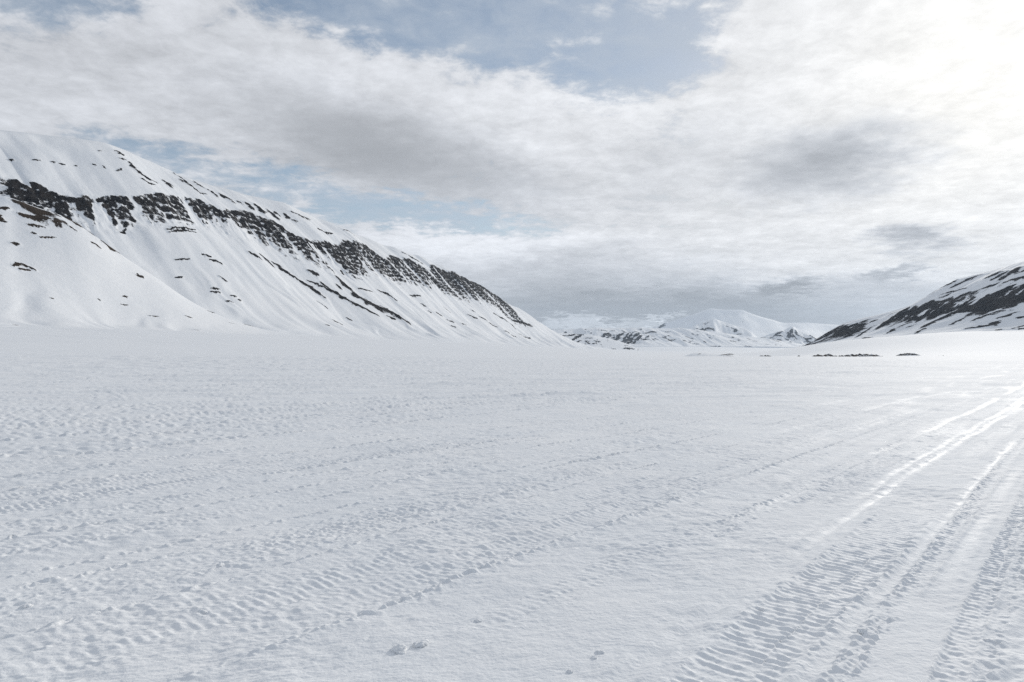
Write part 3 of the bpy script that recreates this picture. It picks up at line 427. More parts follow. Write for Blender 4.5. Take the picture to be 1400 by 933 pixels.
GROOVES = [  # v, half width, depth, berm, u from, u to, ice
 (-1.90, 0.045, 0.018, 0.011, -9, 90, 1.0), (-2.06, 0.04, 0.008, 0.008, 6, 90, 0.9), (-2.72, 0.06, 0.014, 0.008, 7, 90, 1.0),
 (-3.07, 0.10, 0.028, 0.010, -9, 90, 0.1), (-0.30, 0.04, 0.012, 0.010, -9, 60, 0.5), (-0.84, 0.045, 0.012, 0.010, 5, 80, 0.8),
 (-4.98, 0.12, 0.040, 0.006, -9, 40, 0.0), (-6.42, 0.10, 0.045, 0.010, -9, 30, 0.0), (-3.45, 0.06, 0.012, 0.008, 4, 60, 0.2),
 (-7.1, 0.08, 0.020, 0.01, -9, 80, 0.0), (-8.2, 0.08, 0.020, 0.012, -20, 90, 0.0), (-10.3, 0.10, 0.022, 0.012, -30, 90, 0.0),
 (-11.5, 0.10, 0.022, 0.012, -30, 90, 0.0), (-13.4, 0.12, 0.026, 0.014, -30, 90, 0.0), (-16.1, 0.12, 0.026, 0.016, -30, 90, 0.0),
 (0.45, 0.05, 0.013, 0.012, 6, 90, 0.9), (1.3, 0.05, 0.013, 0.012, 6, 90, 0.9), (2.6, 0.06, 0.013, 0.012, 6, 90, 0.9), (4.2, 0.06, 0.014, 0.012, 6, 90, 0.8), (6.4, 0.06, 0.014, 0.012, 6, 90, 0.8), (-1.13, 0.04, 0.010, 0.012, 3.2, 60, 0.9),
 (-19.5, 0.14, 0.03, 0.02, -40, 90, 0.0), (-25.0, 0.16, 0.03, 0.02, -40, 90, 0.0), (-33.0, 0.2, 0.04, 0.03, -50, 90, 0.0), (-42.0, 0.2, 0.04, 0.03, -60, 110, 0.0),
]
CRUMBS = [  # v, half width, height, strength, u from, u to
 (-1.06, 0.05, 0.022, 0.9, -3, 60), (-0.98, 0.03, 0.03, 0.8, -3, 5), (-0.42, 0.05, 0.030, 0.9, -3, 60), (-5.80, 0.05, 0.034, 1.0, -9, 60), (-4.90, 0.05, 0.030, 1.0, -1, 60), (-3.58, 0.05, 0.030, 0.9, -2, 60),
 (-2.80, 0.05, 0.024, 0.9, 6.5, 40), (-2.62, 0.04, 0.022, 0.8, 6, 60), (-7.35, 0.05, 0.034, 1.0, -20, 60), (-6.12, 0.05, 0.024, 0.7, -9, 60), (-2.12, 0.04, 0.022, 0.9, -4, 2.6), (-8.45, 0.05, 0.032, 0.9, -20, 90),
 (-9.95, 0.06, 0.034, 0.9, -20, 90), (-11.0, 0.06, 0.034, 0.9, -20, 90), (-12.9, 0.07, 0.030, 0.9, -20, 90), (-15.2, 0.07, 0.030, 0.9, -30, 90), (-17.2, 0.08, 0.032, 0.9, -30, 90), (-1.22, 0.04, 0.026, 0.7, -3, 7), (-5.5, 0.20, 0.020, 0.8, -1, 5), (-5.2, 0.16, 0.018, 0.7, -1, 9),
 (-20.2, 0.09, 0.034, 0.9, -40, 90), (-24.5, 0.10, 0.036, 0.9, -40, 90), (-29.0, 0.11, 0.055, 0.9, -50, 90), (-36.0, 0.12, 0.06, 0.9, -50, 110), (-0.2, 0.04, 0.026, 0.8, -3, 60), (0.35, 0.05, 0.028, 0.8, -3, 60), (1.1, 0.05, 0.03, 0.8, -3, 60), (2.3, 0.06, 0.03, 0.8, -3, 60), (3.9, 0.06, 0.03, 0.8, -3, 60), (-3.3, 0.05, 0.018, 0.6, 6, 60), (-1.72, 0.03, 0.016, 0.6, -4, 9), (-6.7, 0.06, 0.026, 0.7, -9, 60), (-8.0, 0.05, 0.028, 0.7, -9, 60),
]

rng = random.Random(7)
vv = -12.0
while vv > -110:
    vv -= rng.uniform(0.5, 1.3) * (1 + abs(vv) / 40)
    k_ = 1 + abs(vv) / 45
    GROOVES.append((vv, 0.11 * k_, 0.042 * k_, 0.032 * k_, rng.uniform(-120, 0), rng.uniform(60, 220), 0.0))
    if rng.random() < 0.5: CRUMBS.append((vv + 0.4, 0.08 * k_, 0.034 * k_, 0.9, rng.uniform(-120, 0), rng.uniform(60, 220)))

def snow_relief(x, y, step):
    """height of the trampled snow and how icy it is; step = sampling distance, small relief is left out where it cannot be held"""
    u, v = uv(x, y)
    v = v + 0.10 * noise(u / 9.0, v / 14.0, 50) + 0.035 * noise(u / 2.2, v / 5.0, 51) + 0.9 * noise(u / 60.0, v / 80.0, 52) * sstep(9, 40, u)
    h = np.zeros_like(x); ice = np.zeros_like(x)
    keep = lambda wl, sp=step: 1 - sstep(0.28 * wl, 0.6 * wl, sp)      # regular relief
    hold = lambda wl, sp=step: 1 - sstep(0.7 * wl, 1.8 * wl, sp)        # irregular relief
    # wind worked surface
    wx = x * 0.92 + y * 0.38; wy = -x * 0.38 + y * 0.92
    pat = sstep(-0.25, 0.45, fbm(x / 1.9, y / 2.6, 60, 3))
    h += 0.016 * fbm(x / 1.3, y / 1.1, 61, 2) + 0.05 * fbm(x / 6.5, y / 6.5, 62, 2)
    h += hold(.30) * 0.010 * fbm(wx / 0.34, wy / 0.17, 63, 2) * (0.4 + pat)
    h += hold(.10) * 0.0055 * fbm(wx / 0.13, wy / 0.06, 64, 3) * (0.45 + 0.9 * pat)
    h += hold(.04) * 0.0018 * fbm(wx / 0.04, wy / 0.022, 65, 2)
    # old churned trails far to the left: short dents lying across
    ch = sstep(-5.5, -9.5, v) * (0.30 + 0.70 * sstep(-0.1, 0.4, noise(u / 5.0, v / 0.9, 66)))
    dn = fbm(u / 0.42, v / 0.15, 67, 3)
    h -= hold(.2) * 0.016 * ch * np.maximum(dn - 0.12, 0)
    h += hold(.2) * 0.010 * ch * np.maximum(-dn - 0.25, 0)
    # rough band among the near trails
    ro = sstep(0.05, 0.5, noise(u / 4.0, v / 0.40, 68)) * sstep(-2.4, -2.9, v) * 0.4
    lump = fbm(u / 0.15, v / 0.10, 69, 2)
    h += hold(.12) * 0.026 * ro * np.maximum(lump - 0.10, 0)
    # old crossing trails farther out
    a2 = R(76); u2 = x * math.sin(a2) + y * math.cos(a2); v2 = x * math.cos(a2) - y * math.sin(a2)
    cr = sstep(16, 30, y) * (0.35 + 0.65 * sstep(-0.2, 0.3, noise(u2 / 26.0, v2 / 6.0, 270)))
    h += cr * (0.030 * fbm(u2 / 7.0, v2 / 0.55, 271, 2) + 0.11 * fbm(u2 / 16.0, v2 / 2.2, 272, 2))
    h += sstep(14, 40, np.hypot(x, y)) * 0.10 * fbm(x / 15.0, y / 6.0, 274, 3)
    ice = np.maximum(ice, 0.5 * sstep(0.05, 0.55, fbm(u / 7.0, v / 0.9, 275, 3)) * sstep(-12, -2, v))
    h += sstep(8, 16, -v) * 0.034 * fbm(u / 3.0, v / 0.35, 273, 2)
    shp = x.shape
    u, v, h, ice, step = u.ravel(), v.ravel(), h.ravel(), ice.ravel(), np.broadcast_to(step, shp).ravel()
    order = np.argsort(v); vs = v[order]
    def strip(v0, half, ua, ub):
        I = order[np.searchsorted(vs, v0 - half):np.searchsorted(vs, v0 + half)]
        return I[(u[I] > ua) & (u[I] < ub)]
    base = h.copy()
    for v0, w, dp, sd, ua, ub, st in BELTS:
        I = strip(v0, w * 0.85, ua - 0.4, ub + 0.4)
        if not len(I): continue
        uu = u[I]; q = v[I] - v0; qq = q / w; stp = step[I]
        on = sstep(0.56, 0.42, np.abs(qq) + 0.07 * noise(uu / 0.25, qq * 2, 100 + sd)) * sstep(ua - 0.3, ua + 0.3, uu) * sstep(ub + 0.3, ub - 0.3, uu)
        on = on * (0.45 + 0.55 * sstep(-0.45, 0.25, noise(uu / 3.2, qq * 0.8 + sd, 130 + sd))) * st
        sec = np.floor(qq * 3 + 0.5 + 0.15 * noise(uu / 0.2, qq * 3, 140 + sd))
        ph = uu / 0.076 + 0.22 * np.mod(sec, 2) + 0.45 * qq * qq + 0.22 * noise(uu / 0.35, qq * 2.5, 160 + sd) + 0.25 * sec
        rd = 0.5 + 0.5 * np.cos(2 * math.pi * ph)
        rd = rd ** 1.25
        am = 0.30 + 1.0 * sstep(-0.45, 0.5, noise(uu / 0.13, qq * 4.5, 180 + sd))
        kk = keep(.076, stp)
        lm = np.maximum(fbm(uu / 0.11, q / 0.07, 190 + sd, 2) - 0.08, 0)
        h[I] += on * (kk * dp * am * (rd - 0.45) * 1.25 - dp * 0.4 + ((0.008 if sd in (1, 5, 6) else 0.011) + 0.016 * (1 - kk)) * lm * hold(.11, stp))
        edg = np.exp(-((np.abs(qq) - 0.53) / 0.09) ** 2) * sstep(ua - 0.3, ua + 0.3, uu) * sstep(ub + 0.3, ub - 0.3, uu)
        h[I] += edg * st * 0.017 * (0.7 + 0.7 * sstep(-0.3, 0.5, noise(uu / 0.12, np.sign(qq) * 3.7 + sd, 195)))
        ice[I] = np.maximum(ice[I], on * rd * 0.8 * sstep(-2.9, -1.9, v0))
    for v0, w, dp, bm, ua, ub, ic in GROOVES:
        I = strip(v0, w * 4.2, ua - 1, ub + 1)
        if not len(I): continue
        uu = u[I]; qq = (v[I] - v0 - 0.012 * noise(uu / 0.6, v0 * 3.1, 200)) / w
        on = sstep(ua - 1, ua + 1, uu) * sstep(ub + 1, ub - 1, uu) * sstep(-0.75, 0.1, noise(uu / 3.1, v0 * 5.3, 210))
        br = 0.35 + 0.9 * sstep(-0.4, 0.5, noise(uu / 0.16, v0 * 7.7 + qq * 0.55, 220))
        
        h[I] += on * (-dp * np.exp(-qq * qq) + bm * br * np.exp(-((np.abs(qq) - 1.9) / 0.8) ** 2))
        ice[I] = np.maximum(ice[I], on * ic * np.exp(-(qq / 1.6) ** 4) * (0.25 + 0.75 * sstep(4.5, 9.0, uu)))
    for v0, w, hh, st, ua, ub in CRUMBS:
        I = strip(v0, w * 2.6, ua, ub)
        if not len(I): continue
        uu = u[I]; q = v[I] - v0; qq = q / w; stp = step[I]
        sc = 1.0 + np.maximum(w / 0.05 - 1, 0) * 0.5 if w < 0.13 else 1.0
        n = noise(uu / (0.085 * sc), q / (0.06 * sc) + v0 * 9, 240) + 0.5 * noise(uu / (0.04 * sc), q / (0.03 * sc) + v0 * 9, 241)
        pres = 0.25 + 0.75 * sstep(-0.6, 0.15, noise(uu / 2.4, v0 * 3.7, 250))
        h[I] += hold(.11, stp) * hh * 1.08 * st * pres * np.minimum(np.maximum(n - 0.02, 0) * 2.3, 1.1) * np.exp(-qq * qq)
    h = base + 0.76 * (h - base)
    return h.reshape(shp), ice.reshape(shp)

def make_plain():
    k = 0.22
    ang_d = np.arange(-43, 43, 0.11)
    ang = R(1) * np.concatenate([ang_d, np.arange(43, 72, 0.3), np.arange(72, 180, 2.0), np.arange(-180, -72, 2.0), np.arange(-72, -43, 0.3)])
    r = [0.25, 0.6, 1.0, 1.4, 1.7, 1.9]
    while r[-1] < 24000:
        q = r[-1]
        r.append(q + min(k * q * q / 1161.0 + 0.0008, (0.011 if q < 200 else 0.03) * q))
    r = np.array(r)
    rr, aa = np.meshgrid(r, ang, indexing='ij')
    x = rr * np.sin(aa); y = rr * np.cos(aa)
    step = np.broadcast_to(np.maximum(np.gradient(r)[:, None], rr * 0.00125), rr.shape)
    z = ground_height(x, y)
    near = rr[:, 0] < 220
    h = np.zeros_like(z); ice = np.zeros_like(z)
    h[near], ice[near] = snow_relief(x[near], y[near], step[near])
    fade = 1 - sstep(110, 210, rr)
    z = z + h * fade + (0.25 * fbm(x / 60, y / 45, 70, 3) * sstep(60, 200, rr) + 0.9 * fbm(x / 300, y / 260, 71, 3) * sstep(300, 900, rr) + 0.8 * fbm(x / 110, y / 38, 72, 3) * sstep(140, 380, rr) * sstep(1500, 800, rr)) * (1 - sstep(300, 800, rr) * 0.0)
    trod = (1 - sstep(5, 17, z + 7 * fbm(x / 90, y / 45, 75, 3))) * (1 - sstep(500, 900, rr + 120 * fbm(x / 90, y / 90, 76, 2)))
    rock = np.zeros_like(z)
    co = np.stack([x, y, z], -1).reshape(-1, 3)
    q = grid_quads(len(r), len(ang), wrap=True)
    c0 = len(co)
    o = link_mesh('snow_plain', co, q[:, ::-1], MAT['plain'], {'rock': rock, 'ice': ice * fade, 'trod': trod})
    return tag(o, 'wide white snow plain criss-crossed by parallel snow scooter tracks', 'snow field', 'structure')

# ---------------------------------------------------------------- mountains
def seg_dist(P, poly):
    """distance of points P to a polyline and the position along it 0..1"""
    best = np.full(len(P), 1e9); along = np.zeros(len(P))
    L = np.concatenate([[0], np.cumsum(np.linalg.norm(np.diff(poly, axis=0), axis=1))])
    for i in range(len(poly) - 1):
        a, b = poly[i], poly[i + 1]; ab = b - a; l2 = max((ab * ab).sum(), 1e-9)
        t = np.clip(((P - a) @ ab) / l2, 0, 1)
        d = np.linalg.norm(P - a - t[:, None] * ab, axis=1)
        m = d < best
        best[m] = d[m]; along[m] = ((L[i] + t * (L[i + 1] - L[i])) / max(L[-1], 1e-9))[m]
    return best, along

def make_mountain(key, name, label, mat, ns, nt, tmin, flute, relief, rough_scale, band_fn=None, srange=(0, 1), big=0.0, speckle=0.0, fan=0.0):
    D = SLOPES[key]
    sl = Slope(D['crest'], D['foot'], D['profile'])
    sv = np.linspace(srange[0], srange[1], ns)
    tv = np.concatenate([np.linspace(tmin, -0.02, max(8, nt // 8))[:-1], np.linspace(-0.02, 1.06, nt)])
    s, t = np.meshgrid(sv, tv, indexing='ij')
    x, y, z = sl.at(s, t)
    cx, cy, cz = (f(s) for f in sl.c); fx, fy, fz = (f(s) for f in sl.f)
    H = np.maximum(cz - fz, 1.0); W = np.hypot(fx - cx, fy - cy)
    # arc length along the crest, in metres
    L0 = np.concatenate([[0], np.cumsum(np.hypot(np.diff(sl.c[0](sv)), np.diff(sl.c[1](sv))))])
    Lf = np.concatenate([[0], np.cumsum(np.hypot(np.diff(sl.f[0](sv)), np.diff(sl.f[1](sv))))])
    A = L0[:, None] * (1 - np.clip(t, 0, 1)) + Lf[:, None] * np.clip(t, 0, 1)
    B = t * W
    env = sstep(0.0, 0.08, t) * sstep(1.0, 0.82, t)
    hs = np.minimum(H / 300.0, 1.0)
    # fall line flutes and soft bowls
    z = z + hs * env * flute * (fbm(A / (rough_scale * 1.6), B / (rough_scale * 9), 300, 3) + 0.8 * noise(A / (rough_scale * 5), B / (rough_scale * 10), 301))
    z = z + hs * env * big * fbm(A / (rough_scale * 4.4), B / (rough_scale * 8.0), 305, 3)
    z = z + hs * 2.2 * fbm(A / 110, B / 70, 306, 3) * sstep(0.72, 0.97, t)
    z = z + hs * fan * np.maximum(fbm(A / 150 + 0.4 * noise(A / 90, B / 90, 308), B / 420, 307, 3) + 0.15, 0) * sstep(0.45, 0.78, t) * sstep(1.0, 0.86, t)      # snow fans at the foot
    rock = np.zeros_like(z); push = np.zeros_like(z)
    if speckle:
        sp = fbm(A / (rough_scale * 0.7), B / (rough_scale * 1.5), 310, 4)
        rock = np.clip(0.5 + (sp - 0.46) * 1.6, 0, 1) * speckle * sstep(0.06, 0.2, t) * sstep(0.9, 0.7, t)
    for top, bot in BANDS.get(key, []):
        tp = np.interp(s, [p[0] for p in top], [p[1] for p in top]); bt = np.interp(s, [p[0] for p in bot], [p[1] for p in bot])
        r_, p_ = band_fn(s, t, A, B, z, tp, bt, W, H)
        e0 = max(min(top[-1][0], bot[-1][0]), 0.01); ends = sstep(e0 + 0.012, e0 - 0.02, s)
        r_ = r_ * ends; p_ = p_ * ends
        rock = np.maximum(rock, r_); push = push + p_
    P = np.stack([x, y, z], -1)
    S2 = np.stack([A, B * 1.12], -1)
    for w, pts in STREAKS.get(key, []):
        w = w * (2.6 if key == 'mound' else 1.75)
        ps = np.array([p[0] for p in pts]); pt = np.array([p[1] for p in pts])
        if len(ps) < 3:
            ps = np.interp(np.linspace(0, 1, 4), np.linspace(0, 1, len(ps)), ps); pt = np.interp(np.linspace(0, 1, 4), np.linspace(0, 1, len(pt)), pt)
        iS = np.clip(np.interp(ps, sv, np.arange(ns)), 0, ns - 1)
        l0 = np.interp(ps, sv, L0); lf = np.interp(ps, sv, Lf); ww = np.interp(ps, sv, W[:, 0])
        poly = np.stack([l0 * (1 - np.clip(pt, 0, 1)) + lf * np.clip(pt, 0, 1), pt * ww * 1.12], -1)
        m = w * 5
        lo = poly.min(0) - m; hi = poly.max(0) + m
        I = np.nonzero((S2[..., 0] > lo[0]) & (S2[..., 0] < hi[0]) & (S2[..., 1] > lo[1]) & (S2[..., 1] < hi[1]))
        if not len(I[0]): continue
        d, al = seg_dist(S2[I], poly)
        a_, b_ = A[I], B[I]
        n = fbm(a_ / (w * 2.2), b_ / (w * 2.2), 320, 3)
        st = np.sin(z[I] / max(w * 1.1, 1.0) * 2.2 + 2.5 * noise(a_ / (w * 8), b_ / (w * 8), 321))
        wid = w * 1.15 * (0.45 + 0.9 * np.sin(math.pi * np.clip(al, 0.06, 0.94)) ** 0.7)
        val = 0.5 + (wid * (1.0 + 0.95 * n + 0.3 * st) - d) / (w * 1.8)
        rock[I] = np.maximum(rock[I], np.clip(val, 0, 0.85))
        push[I] += np.exp(-(d / (w * 1.6)) ** 2) * w * 0.35
    z = z + push
    if relief:
        rel = fbm(A / (rough_scale * 0.22), B / (rough_scale * 0.22), 330, 3)
        z = z + rock * relief * rel + relief * 0.12 * env * hs * fbm(A / (rough_scale * 0.5), B / (rough_scale * 0.7), 331, 3)
    co = np.stack([x, y, z], -1).reshape(-1, 3)
    q = grid_quads(ns, len(tv))
    o = link_mesh(name, co, q, MAT[mat], {'rock': rock})
    me = o.data
    if me.polygons[len(q) // 2].normal.z < 0:
        me.flip_normals()
    return tag(o, label, 'mountain', 'structure')

CLIFF_DENSITY = ([0, 0.12, 0.16, 0.20, 0.27, 0.30, 0.42, 0.55, 0.62, 0.72, 0.80, 1.0], [1.0, 0.5, 0.1, -0.08, -0.08, 0.05, 0.12, 0.02, 0.05, 0.4, 0.5, 0.5])

def cliff_band(s, t, A, B, z, tp, bt, W, H):
    """dark stepped cliff cut by snow gullies"""
    jag = 0.10 * fbm(A / 26, B / 90, 400, 3)
    q = (t - tp) / np.maximum(bt - tp, 0.004) + jag
    inside = sstep(-0.10, 0.06, q) * sstep(1.35, 0.75, q)
    butt = fbm(A / 46 + 0.25 * noise(A / 30, B / 30, 401), B / 260, 402, 3)       # buttress / gully pattern across the band
    gul = sstep(-0.52, -0.05, butt + 0.22 - 0.42 * np.clip(q, 0, 1.3) + 0.16 * fbm(A / 12, B / 20, 403, 3))
    open_ = sstep(-0.45, 0.1, noise(A / 330, 3.3, 404) + 0.42)
    ledge = np.sin(z * (2 * math.pi / 15.0) + 3.0 * noise(A / 80, B / 80, 405) + 1.2 * noise(A / 17, B / 17, 406))
    patch = fbm(A / 16, B / 11, 407, 3)
    dens = np.interp(s, CLIFF_DENSITY[0], CLIFF_DENSITY[1])
    val = inside * sstep(-0.5, 0.0, gul - 0.5 + dens) * np.where(dens > 0, np.maximum(gul, dens), gul) * (0.98 + 0.25 * dens) - 0.34 * sstep(0.1, 1.0, ledge) * (0.5 + 0.5 * np.clip(q, 0, 1)) - 0.62 * np.maximum(patch + 0.10, 0) - 0.30 * np.maximum(fbm(A / 6.5, B / 7.5, 408, 2), 0) - 0.10 * (1 - open_) - 0.10 * np.clip(q, 0, 1)
    q2 = np.clip(q, -3, 4)
    th = np.maximum(bt - tp, 0.004) * W
    step_ = np.where(q2 < 0, np.exp(q2 * 1.2), np.where(q2 > 1, -0.7 * np.exp(-(q2 - 1) * 1.1), 1 - 1.7 * q2))
    push = np.minimum(th * 0.14, 9.0) * step_ * sstep(0, 0.05, t)
    push = push + inside * 7.0 * np.clip(butt, -0.8, 0.8) + inside * 1.6 * ledge * gul
    return np.clip(val, 0, 0.86), push

def dark_field(s, t, A, B, z, tp, bt, W, H):
    """wide bare rock and scree face with snow streaks running down the fall line"""
    q = (t - tp) / np.maximum(bt - tp, 0.004) + 0.16 * fbm(A / 60, B / 200, 420, 3)
    inside = sstep(-0.12, 0.08, q) * sstep(1.25, 0.85, q)
    ch = fbm(A / 55, B / 420, 421, 4)
    big = fbm(A / 260, B / 240, 422, 2)
    ledge = np.sin(z * (2 * math.pi / 24.0) + 3.0 * noise(A / 200, B / 200, 423))
    fine = fbm(A / 17, B / 50, 425, 3)
    val = inside * sstep(-0.55, 0.35, ch + 0.62 * big + 0.55 - 0.14 * q + 0.55 * fine) - 0.15 * sstep(0.5, 1.0, ledge) - 0.2 * np.maximum(fbm(A / 26, B / 26, 424, 3), 0)
    push = inside * (6.0 * np.clip(ch, -1, 1) + 2.0 * fine + 1.5 * ledge)
    return np.clip(val, 0, 0.84), push

MAT = {
 'plain': snow_material('trampled_snow', [(9.0, 0.010, 3.0), (55.0, 0.0035, 3.0)], rock_scale=0.5, use_ice=True),
 'big': snow_material('mountain_snow_and_basalt', [(0.05, 1.0, 5.0), (0.4, 0.18, 3.0)], rock_scale=0.13, edge=0.85),
 'spur': snow_material('hill_snow_and_brown_scree', [(0.05, 1.0, 5.0), (0.4, 0.18, 3.0)], (0.032, 0.026, 0.022), (0.065, 0.05, 0.038), rock_scale=0.16, edge=0.8),
 'right': snow_material('mountain_snow_and_scree', [(0.04, 1.2, 5.0)], (0.018, 0.019, 0.023), (0.042, 0.038, 0.037), rock_scale=0.07, edge=0.85),
 'far': snow_material('distant_snow_and_rock', [(0.006, 4.0, 4.0)], (0.014, 0.016, 0.021), (0.03, 0.03, 0.035), rock_scale=0.016, edge=0.85),
 'mound': snow_material('moraine_snow_and_gravel', [(1.2, 0.08, 4.0)], (0.06, 0.055, 0.05), (0.12, 0.105, 0.09), rock_scale=1.1, edge=0.6),
}

make_plain()
make_mountain('left', 'mountain', 'long snow mountain on the left with a dark cliff band below its crest', 'big', 1500, 460, -0.9, 7.0, 3.2, 75.0, cliff_band, big=24.0, fan=11.0)
make_mountain('spur', 'hill', 'nearer smooth snow spur at the far left with dark scree at its top', 'spur', 800, 300, -0.7, 3.5, 1.2, 70.0, big=16.0, fan=14.0)
make_mountain('right', 'mountain', 'dark rocky mountain on the right streaked with snow above a bright apron', 'right', 1000, 360, -0.9, 7.0, 3.0, 70.0, dark_field, big=14.0, speckle=0.85)
make_mountain('ridge', 'hill', 'low distant snow ridge with slanting dark gullies', 'far', 700, 200, -0.8, 40.0, 16.0, 150.0, speckle=0.95)
make_mountain('knoll', 'hill', 'low rounded snow knoll behind the foot of the left mountain', 'far', 400, 140, -0.8, 14.0, 6.0, 100.0, speckle=1.0)
make_mountain('massif', 'mountain', 'highest distant snow mountain with a flat rounded top', 'far', 800, 260, -0.6, 34.0, 3.0, 520.0, big=80.0, speckle=0.45)
make_mountain('foothill', 'hill', 'pointed distant snow hill with dark rock patches below the flat topped mountain', 'far', 500, 200, -0.8, 45.0, 10.0, 190.0, big=40.0, speckle=1.0)
make_mountain('peak', 'hill', 'jagged little distant peak beside the dark nose of the right mountain', 'far', 500, 200, -0.8, 45.0, 12.0, 150.0, big=30.0, speckle=1.0)
make_mountain('mound', 'moraine_mound', 'small snow mound with bare dark stones at the edge of the plain', 'mound', 300, 100, -1.0, 0.3, 0.25, 6.0)

# bare gravel banks where the plain drops to the river flats
def make_gravel_bank(pts, width, height, label, seed):
    pts = np.array(pts, float)
    L = np.concatenate([[0], np.cumsum(np.hypot(np.diff(pts[:, 0]), np.diff(pts[:, 1])))])
    n, m = 160, 26
    l = np.linspace(0, L[-1], n); q = np.linspace(-1, 1, m)
    px_, py_ = np.interp(l, L, pts[:, 0]), np.interp(l, L, pts[:, 1])
    tx, ty = np.gradient(px_), np.gradient(py_); k = np.hypot(tx, ty); tx, ty = tx / k, ty / k
    a = l / L[-1]
    wd = width * (0.25 + 0.75 * np.sin(math.pi * a) ** 0.6) * (1 + 0.5 * fbm(l / (L[-1] * 0.09), 0.3, seed, 3)) * 1.4
    x = px_[:, None] - ty[:, None] * q * wd[:, None]; y = py_[:, None] + tx[:, None] * q * wd[:, None]
    prof = (1 - np.abs(q)) ** 0.8
    hh = 1.9 * height * np.sin(math.pi * np.clip(a, 0.02, 0.98)) ** 0.5 * (1 + 0.6 * fbm(l / (L[-1] * 0.07), 0.7, seed + 1, 3))
    z = ground_height(x, y) - 0.25 + (0.25 + hh[:, None]) * prof[None, :] + 0.12 * fbm(x / 1.1, y / 1.1, seed + 2, 3) * prof
    rock = np.clip(0.62 + 0.55 * fbm(x / 3.5, y / 3.5, seed + 3, 3) - 0.5 * (np.abs(q)[None, :] > 0.8), 0, 1)
    co = np.stack([x, y, z], -1).reshape(-1, 3)
    o = link_mesh('gravel_bank', co, grid_quads(n, m), MAT['mound'], {'rock': rock})
    if o.data.polygons[n * m // 2].normal.z < 0: o.data.flip_normals()
    return tag(o, label, 'gravel bank', 'structure')
BANK_LABELS = ['thin strip of bare gravel at the plain edge, left of the darkest bank',
 'darkest bare gravel bank at the plain edge below the right mountain',
 'long thin gravel strip on the snow apron behind the darkest bank',
 'short gravel strip right of the darkest bank',
 'small gravel streak on the bright apron right of the long strip',
 'small gravel strip just right of the stony mound',
 'tiny gravel patch between the stony mound and the long bank',
 'faint gravel strip at the plain edge farthest to the right']
for (pts, w_, h_, sd), lb in zip(GRAVEL, BANK_LABELS): make_gravel_bank(pts, w_, h_, lb, sd)

# ---------------------------------------------------------------- loose lumps of snow thrown up by the scooters
MAT['lump'] = snow_material('loose_snow', [(40.0, 0.006, 4.0), (140.0, 0.002, 2.0)], rock_scale=0.5)
LUMPS = [  # x, y, size (m), flatness, label
 (-0.64, 3.90, 0.052, 0.62, 'largest broken snow lump, left half of the pair near the bottom centre'),
 (-0.53, 3.97, 0.045, 0.60, 'snow lump leaning against the largest one near the bottom centre'),
 (-0.22, 4.34, 0.022, 0.7, 'small round snow lump on smooth snow right above the large pair'),
 (0.46, 3.81, 0.020, 0.7, 'first snow crumb in the short row right of the large pair'),
 (0.50, 3.88, 0.024, 0.7, 'second and bigger snow crumb in the short row right of the large pair'),
 (0.31, 3.65, 0.019, 0.7, 'snow crumb at the bottom edge, nearest of the short row'),
 (1.66, 4.54, 0.020, 0.75, 'lone snow lump between the shiny ski groove and the cleated track'),
 (2.84, 4.07, 0.026, 0.7, 'lone snow lump on the smooth snow between the two right-hand tracks'),
 (1.84, 3.81, 0.030, 0.65, 'round snow lump beside the lower end of the cleated track'),
 (2.13, 4.15, 0.028, 0.65, 'snow lump in the broken berm right of the cleated track'),
 (3.49, 4.93, 0.022, 0.7, 'small dark-sided snow lump close to the right edge of the view'),
 (-3.21, 4.51, 0.030, 0.6, 'snow lump on trodden snow near the left edge'),
 (-2.03, 4.48, 0.034, 0.6, 'snow lump at the upper edge of the wide cleated track on the left'),
 (-2.30, 5.38, 0.034, 0.55, 'wedge of turned-up snow among crumbs above the wide left track'),
]
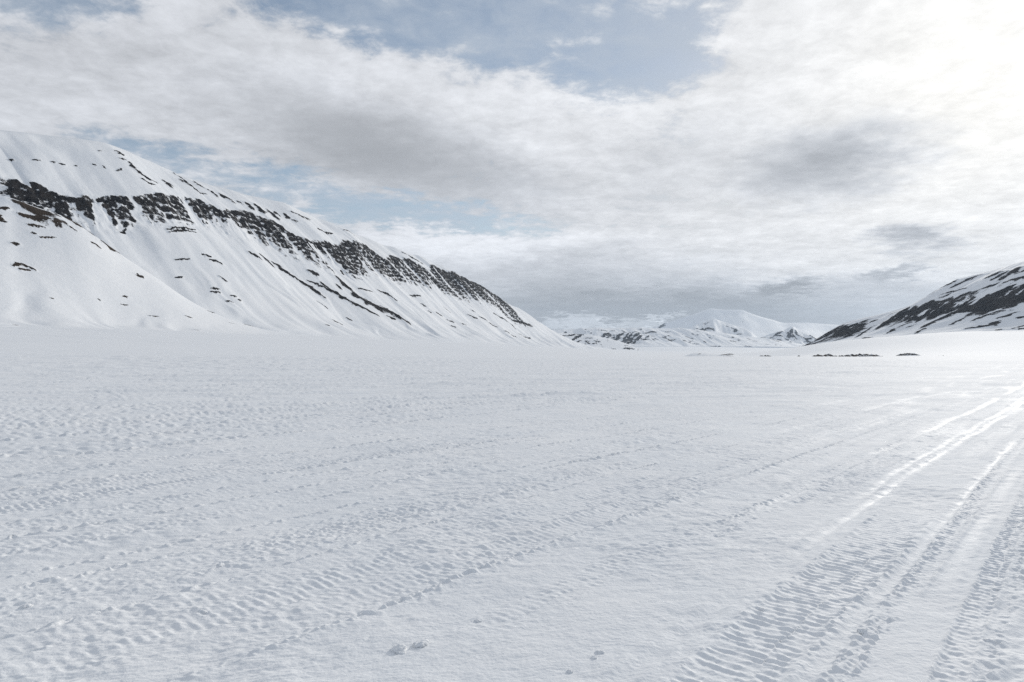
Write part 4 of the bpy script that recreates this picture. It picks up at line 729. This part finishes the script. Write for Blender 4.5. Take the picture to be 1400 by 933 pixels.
def make_lump(x, y, size, flat, label, seed):
    bm = bmesh.new()
    bmesh.ops.create_icosphere(bm, subdivisions=4, radius=1.0)
    me = bpy.data.meshes.new('snow_lump'); bm.to_mesh(me); bm.free()
    n = len(me.vertices); p = np.empty(n * 3, np.float64); me.vertices.foreach_get('co', p); p = p.reshape(-1, 3)
    d = 1 + 0.42 * fbm(p[:, 0] * 1.1 + seed * 3.1, p[:, 1] * 1.1 + p[:, 2] * 0.9, 600 + seed, 3) + 0.16 * fbm(p[:, 0] * 3.4 - p[:, 2] * 2.0, p[:, 1] * 3.4 + p[:, 2] * 2.4, 640 + seed, 3)
    d = d - 0.30 * np.abs(noise(p[:, 0] * 1.9 + p[:, 2] * 1.3, p[:, 1] * 1.9 - p[:, 2] * 1.1, 660 + seed))
    p = p * d[:, None] * size * 0.9
    p[:, 0] *= 1.35; p[:, 2] = np.maximum(p[:, 2] * flat, -0.35 * size)
    me.vertices.foreach_set('co', p.astype(np.float32).ravel())
    me.polygons.foreach_set('use_smooth', np.ones(len(me.polygons), bool)); me.update()
    me.materials.append(MAT['lump'])
    o = bpy.data.objects.new('snow_lump', me); col.objects.link(o)
    hz, _ = snow_relief(np.array([x]), np.array([y]), np.array([0.005]))
    o.location = (x, y, float(ground_height(np.array([x]), np.array([y]))[0] + hz[0]) - size * 0.04)
    o.rotation_euler = (0, 0, seed * 1.9)
    tag(o, label, 'snow lump', group='loose snow lumps beside the tracks')
for i, (x_, y_, s_, f_, lb) in enumerate(LUMPS): make_lump(x_, y_, s_, f_, lb, i + 1)

# ---------------------------------------------------------------- the air between here and the far mountains
def make_haze():
    m, t = new_mat('valley_haze')
    v = nd(t, 'ShaderNodeVolumePrincipled', {'Color': (0.64, 0.76, 0.90, 1), 'Density': HAZE, 'Anisotropy': 0.3})
    nd(t, 'ShaderNodeOutputMaterial', {'Volume': v.outputs[0]})
    zs = (-90.0, 1600.0); e = 26000.0
    co = [(sx * e, sy * e, z) for z in zs for sy in (-1, 1) for sx in (-1, 1)]
    q = np.array([(0, 2, 3, 1), (4, 5, 7, 6), (0, 1, 5, 4), (2, 6, 7, 3), (0, 4, 6, 2), (1, 3, 7, 5)])
    o = link_mesh('haze', co, q, m, smooth=False)
    return tag(o, 'thin pale blue haze that fades the far mountains', 'haze', 'stuff')
HAZE = 1.7e-5
make_haze()
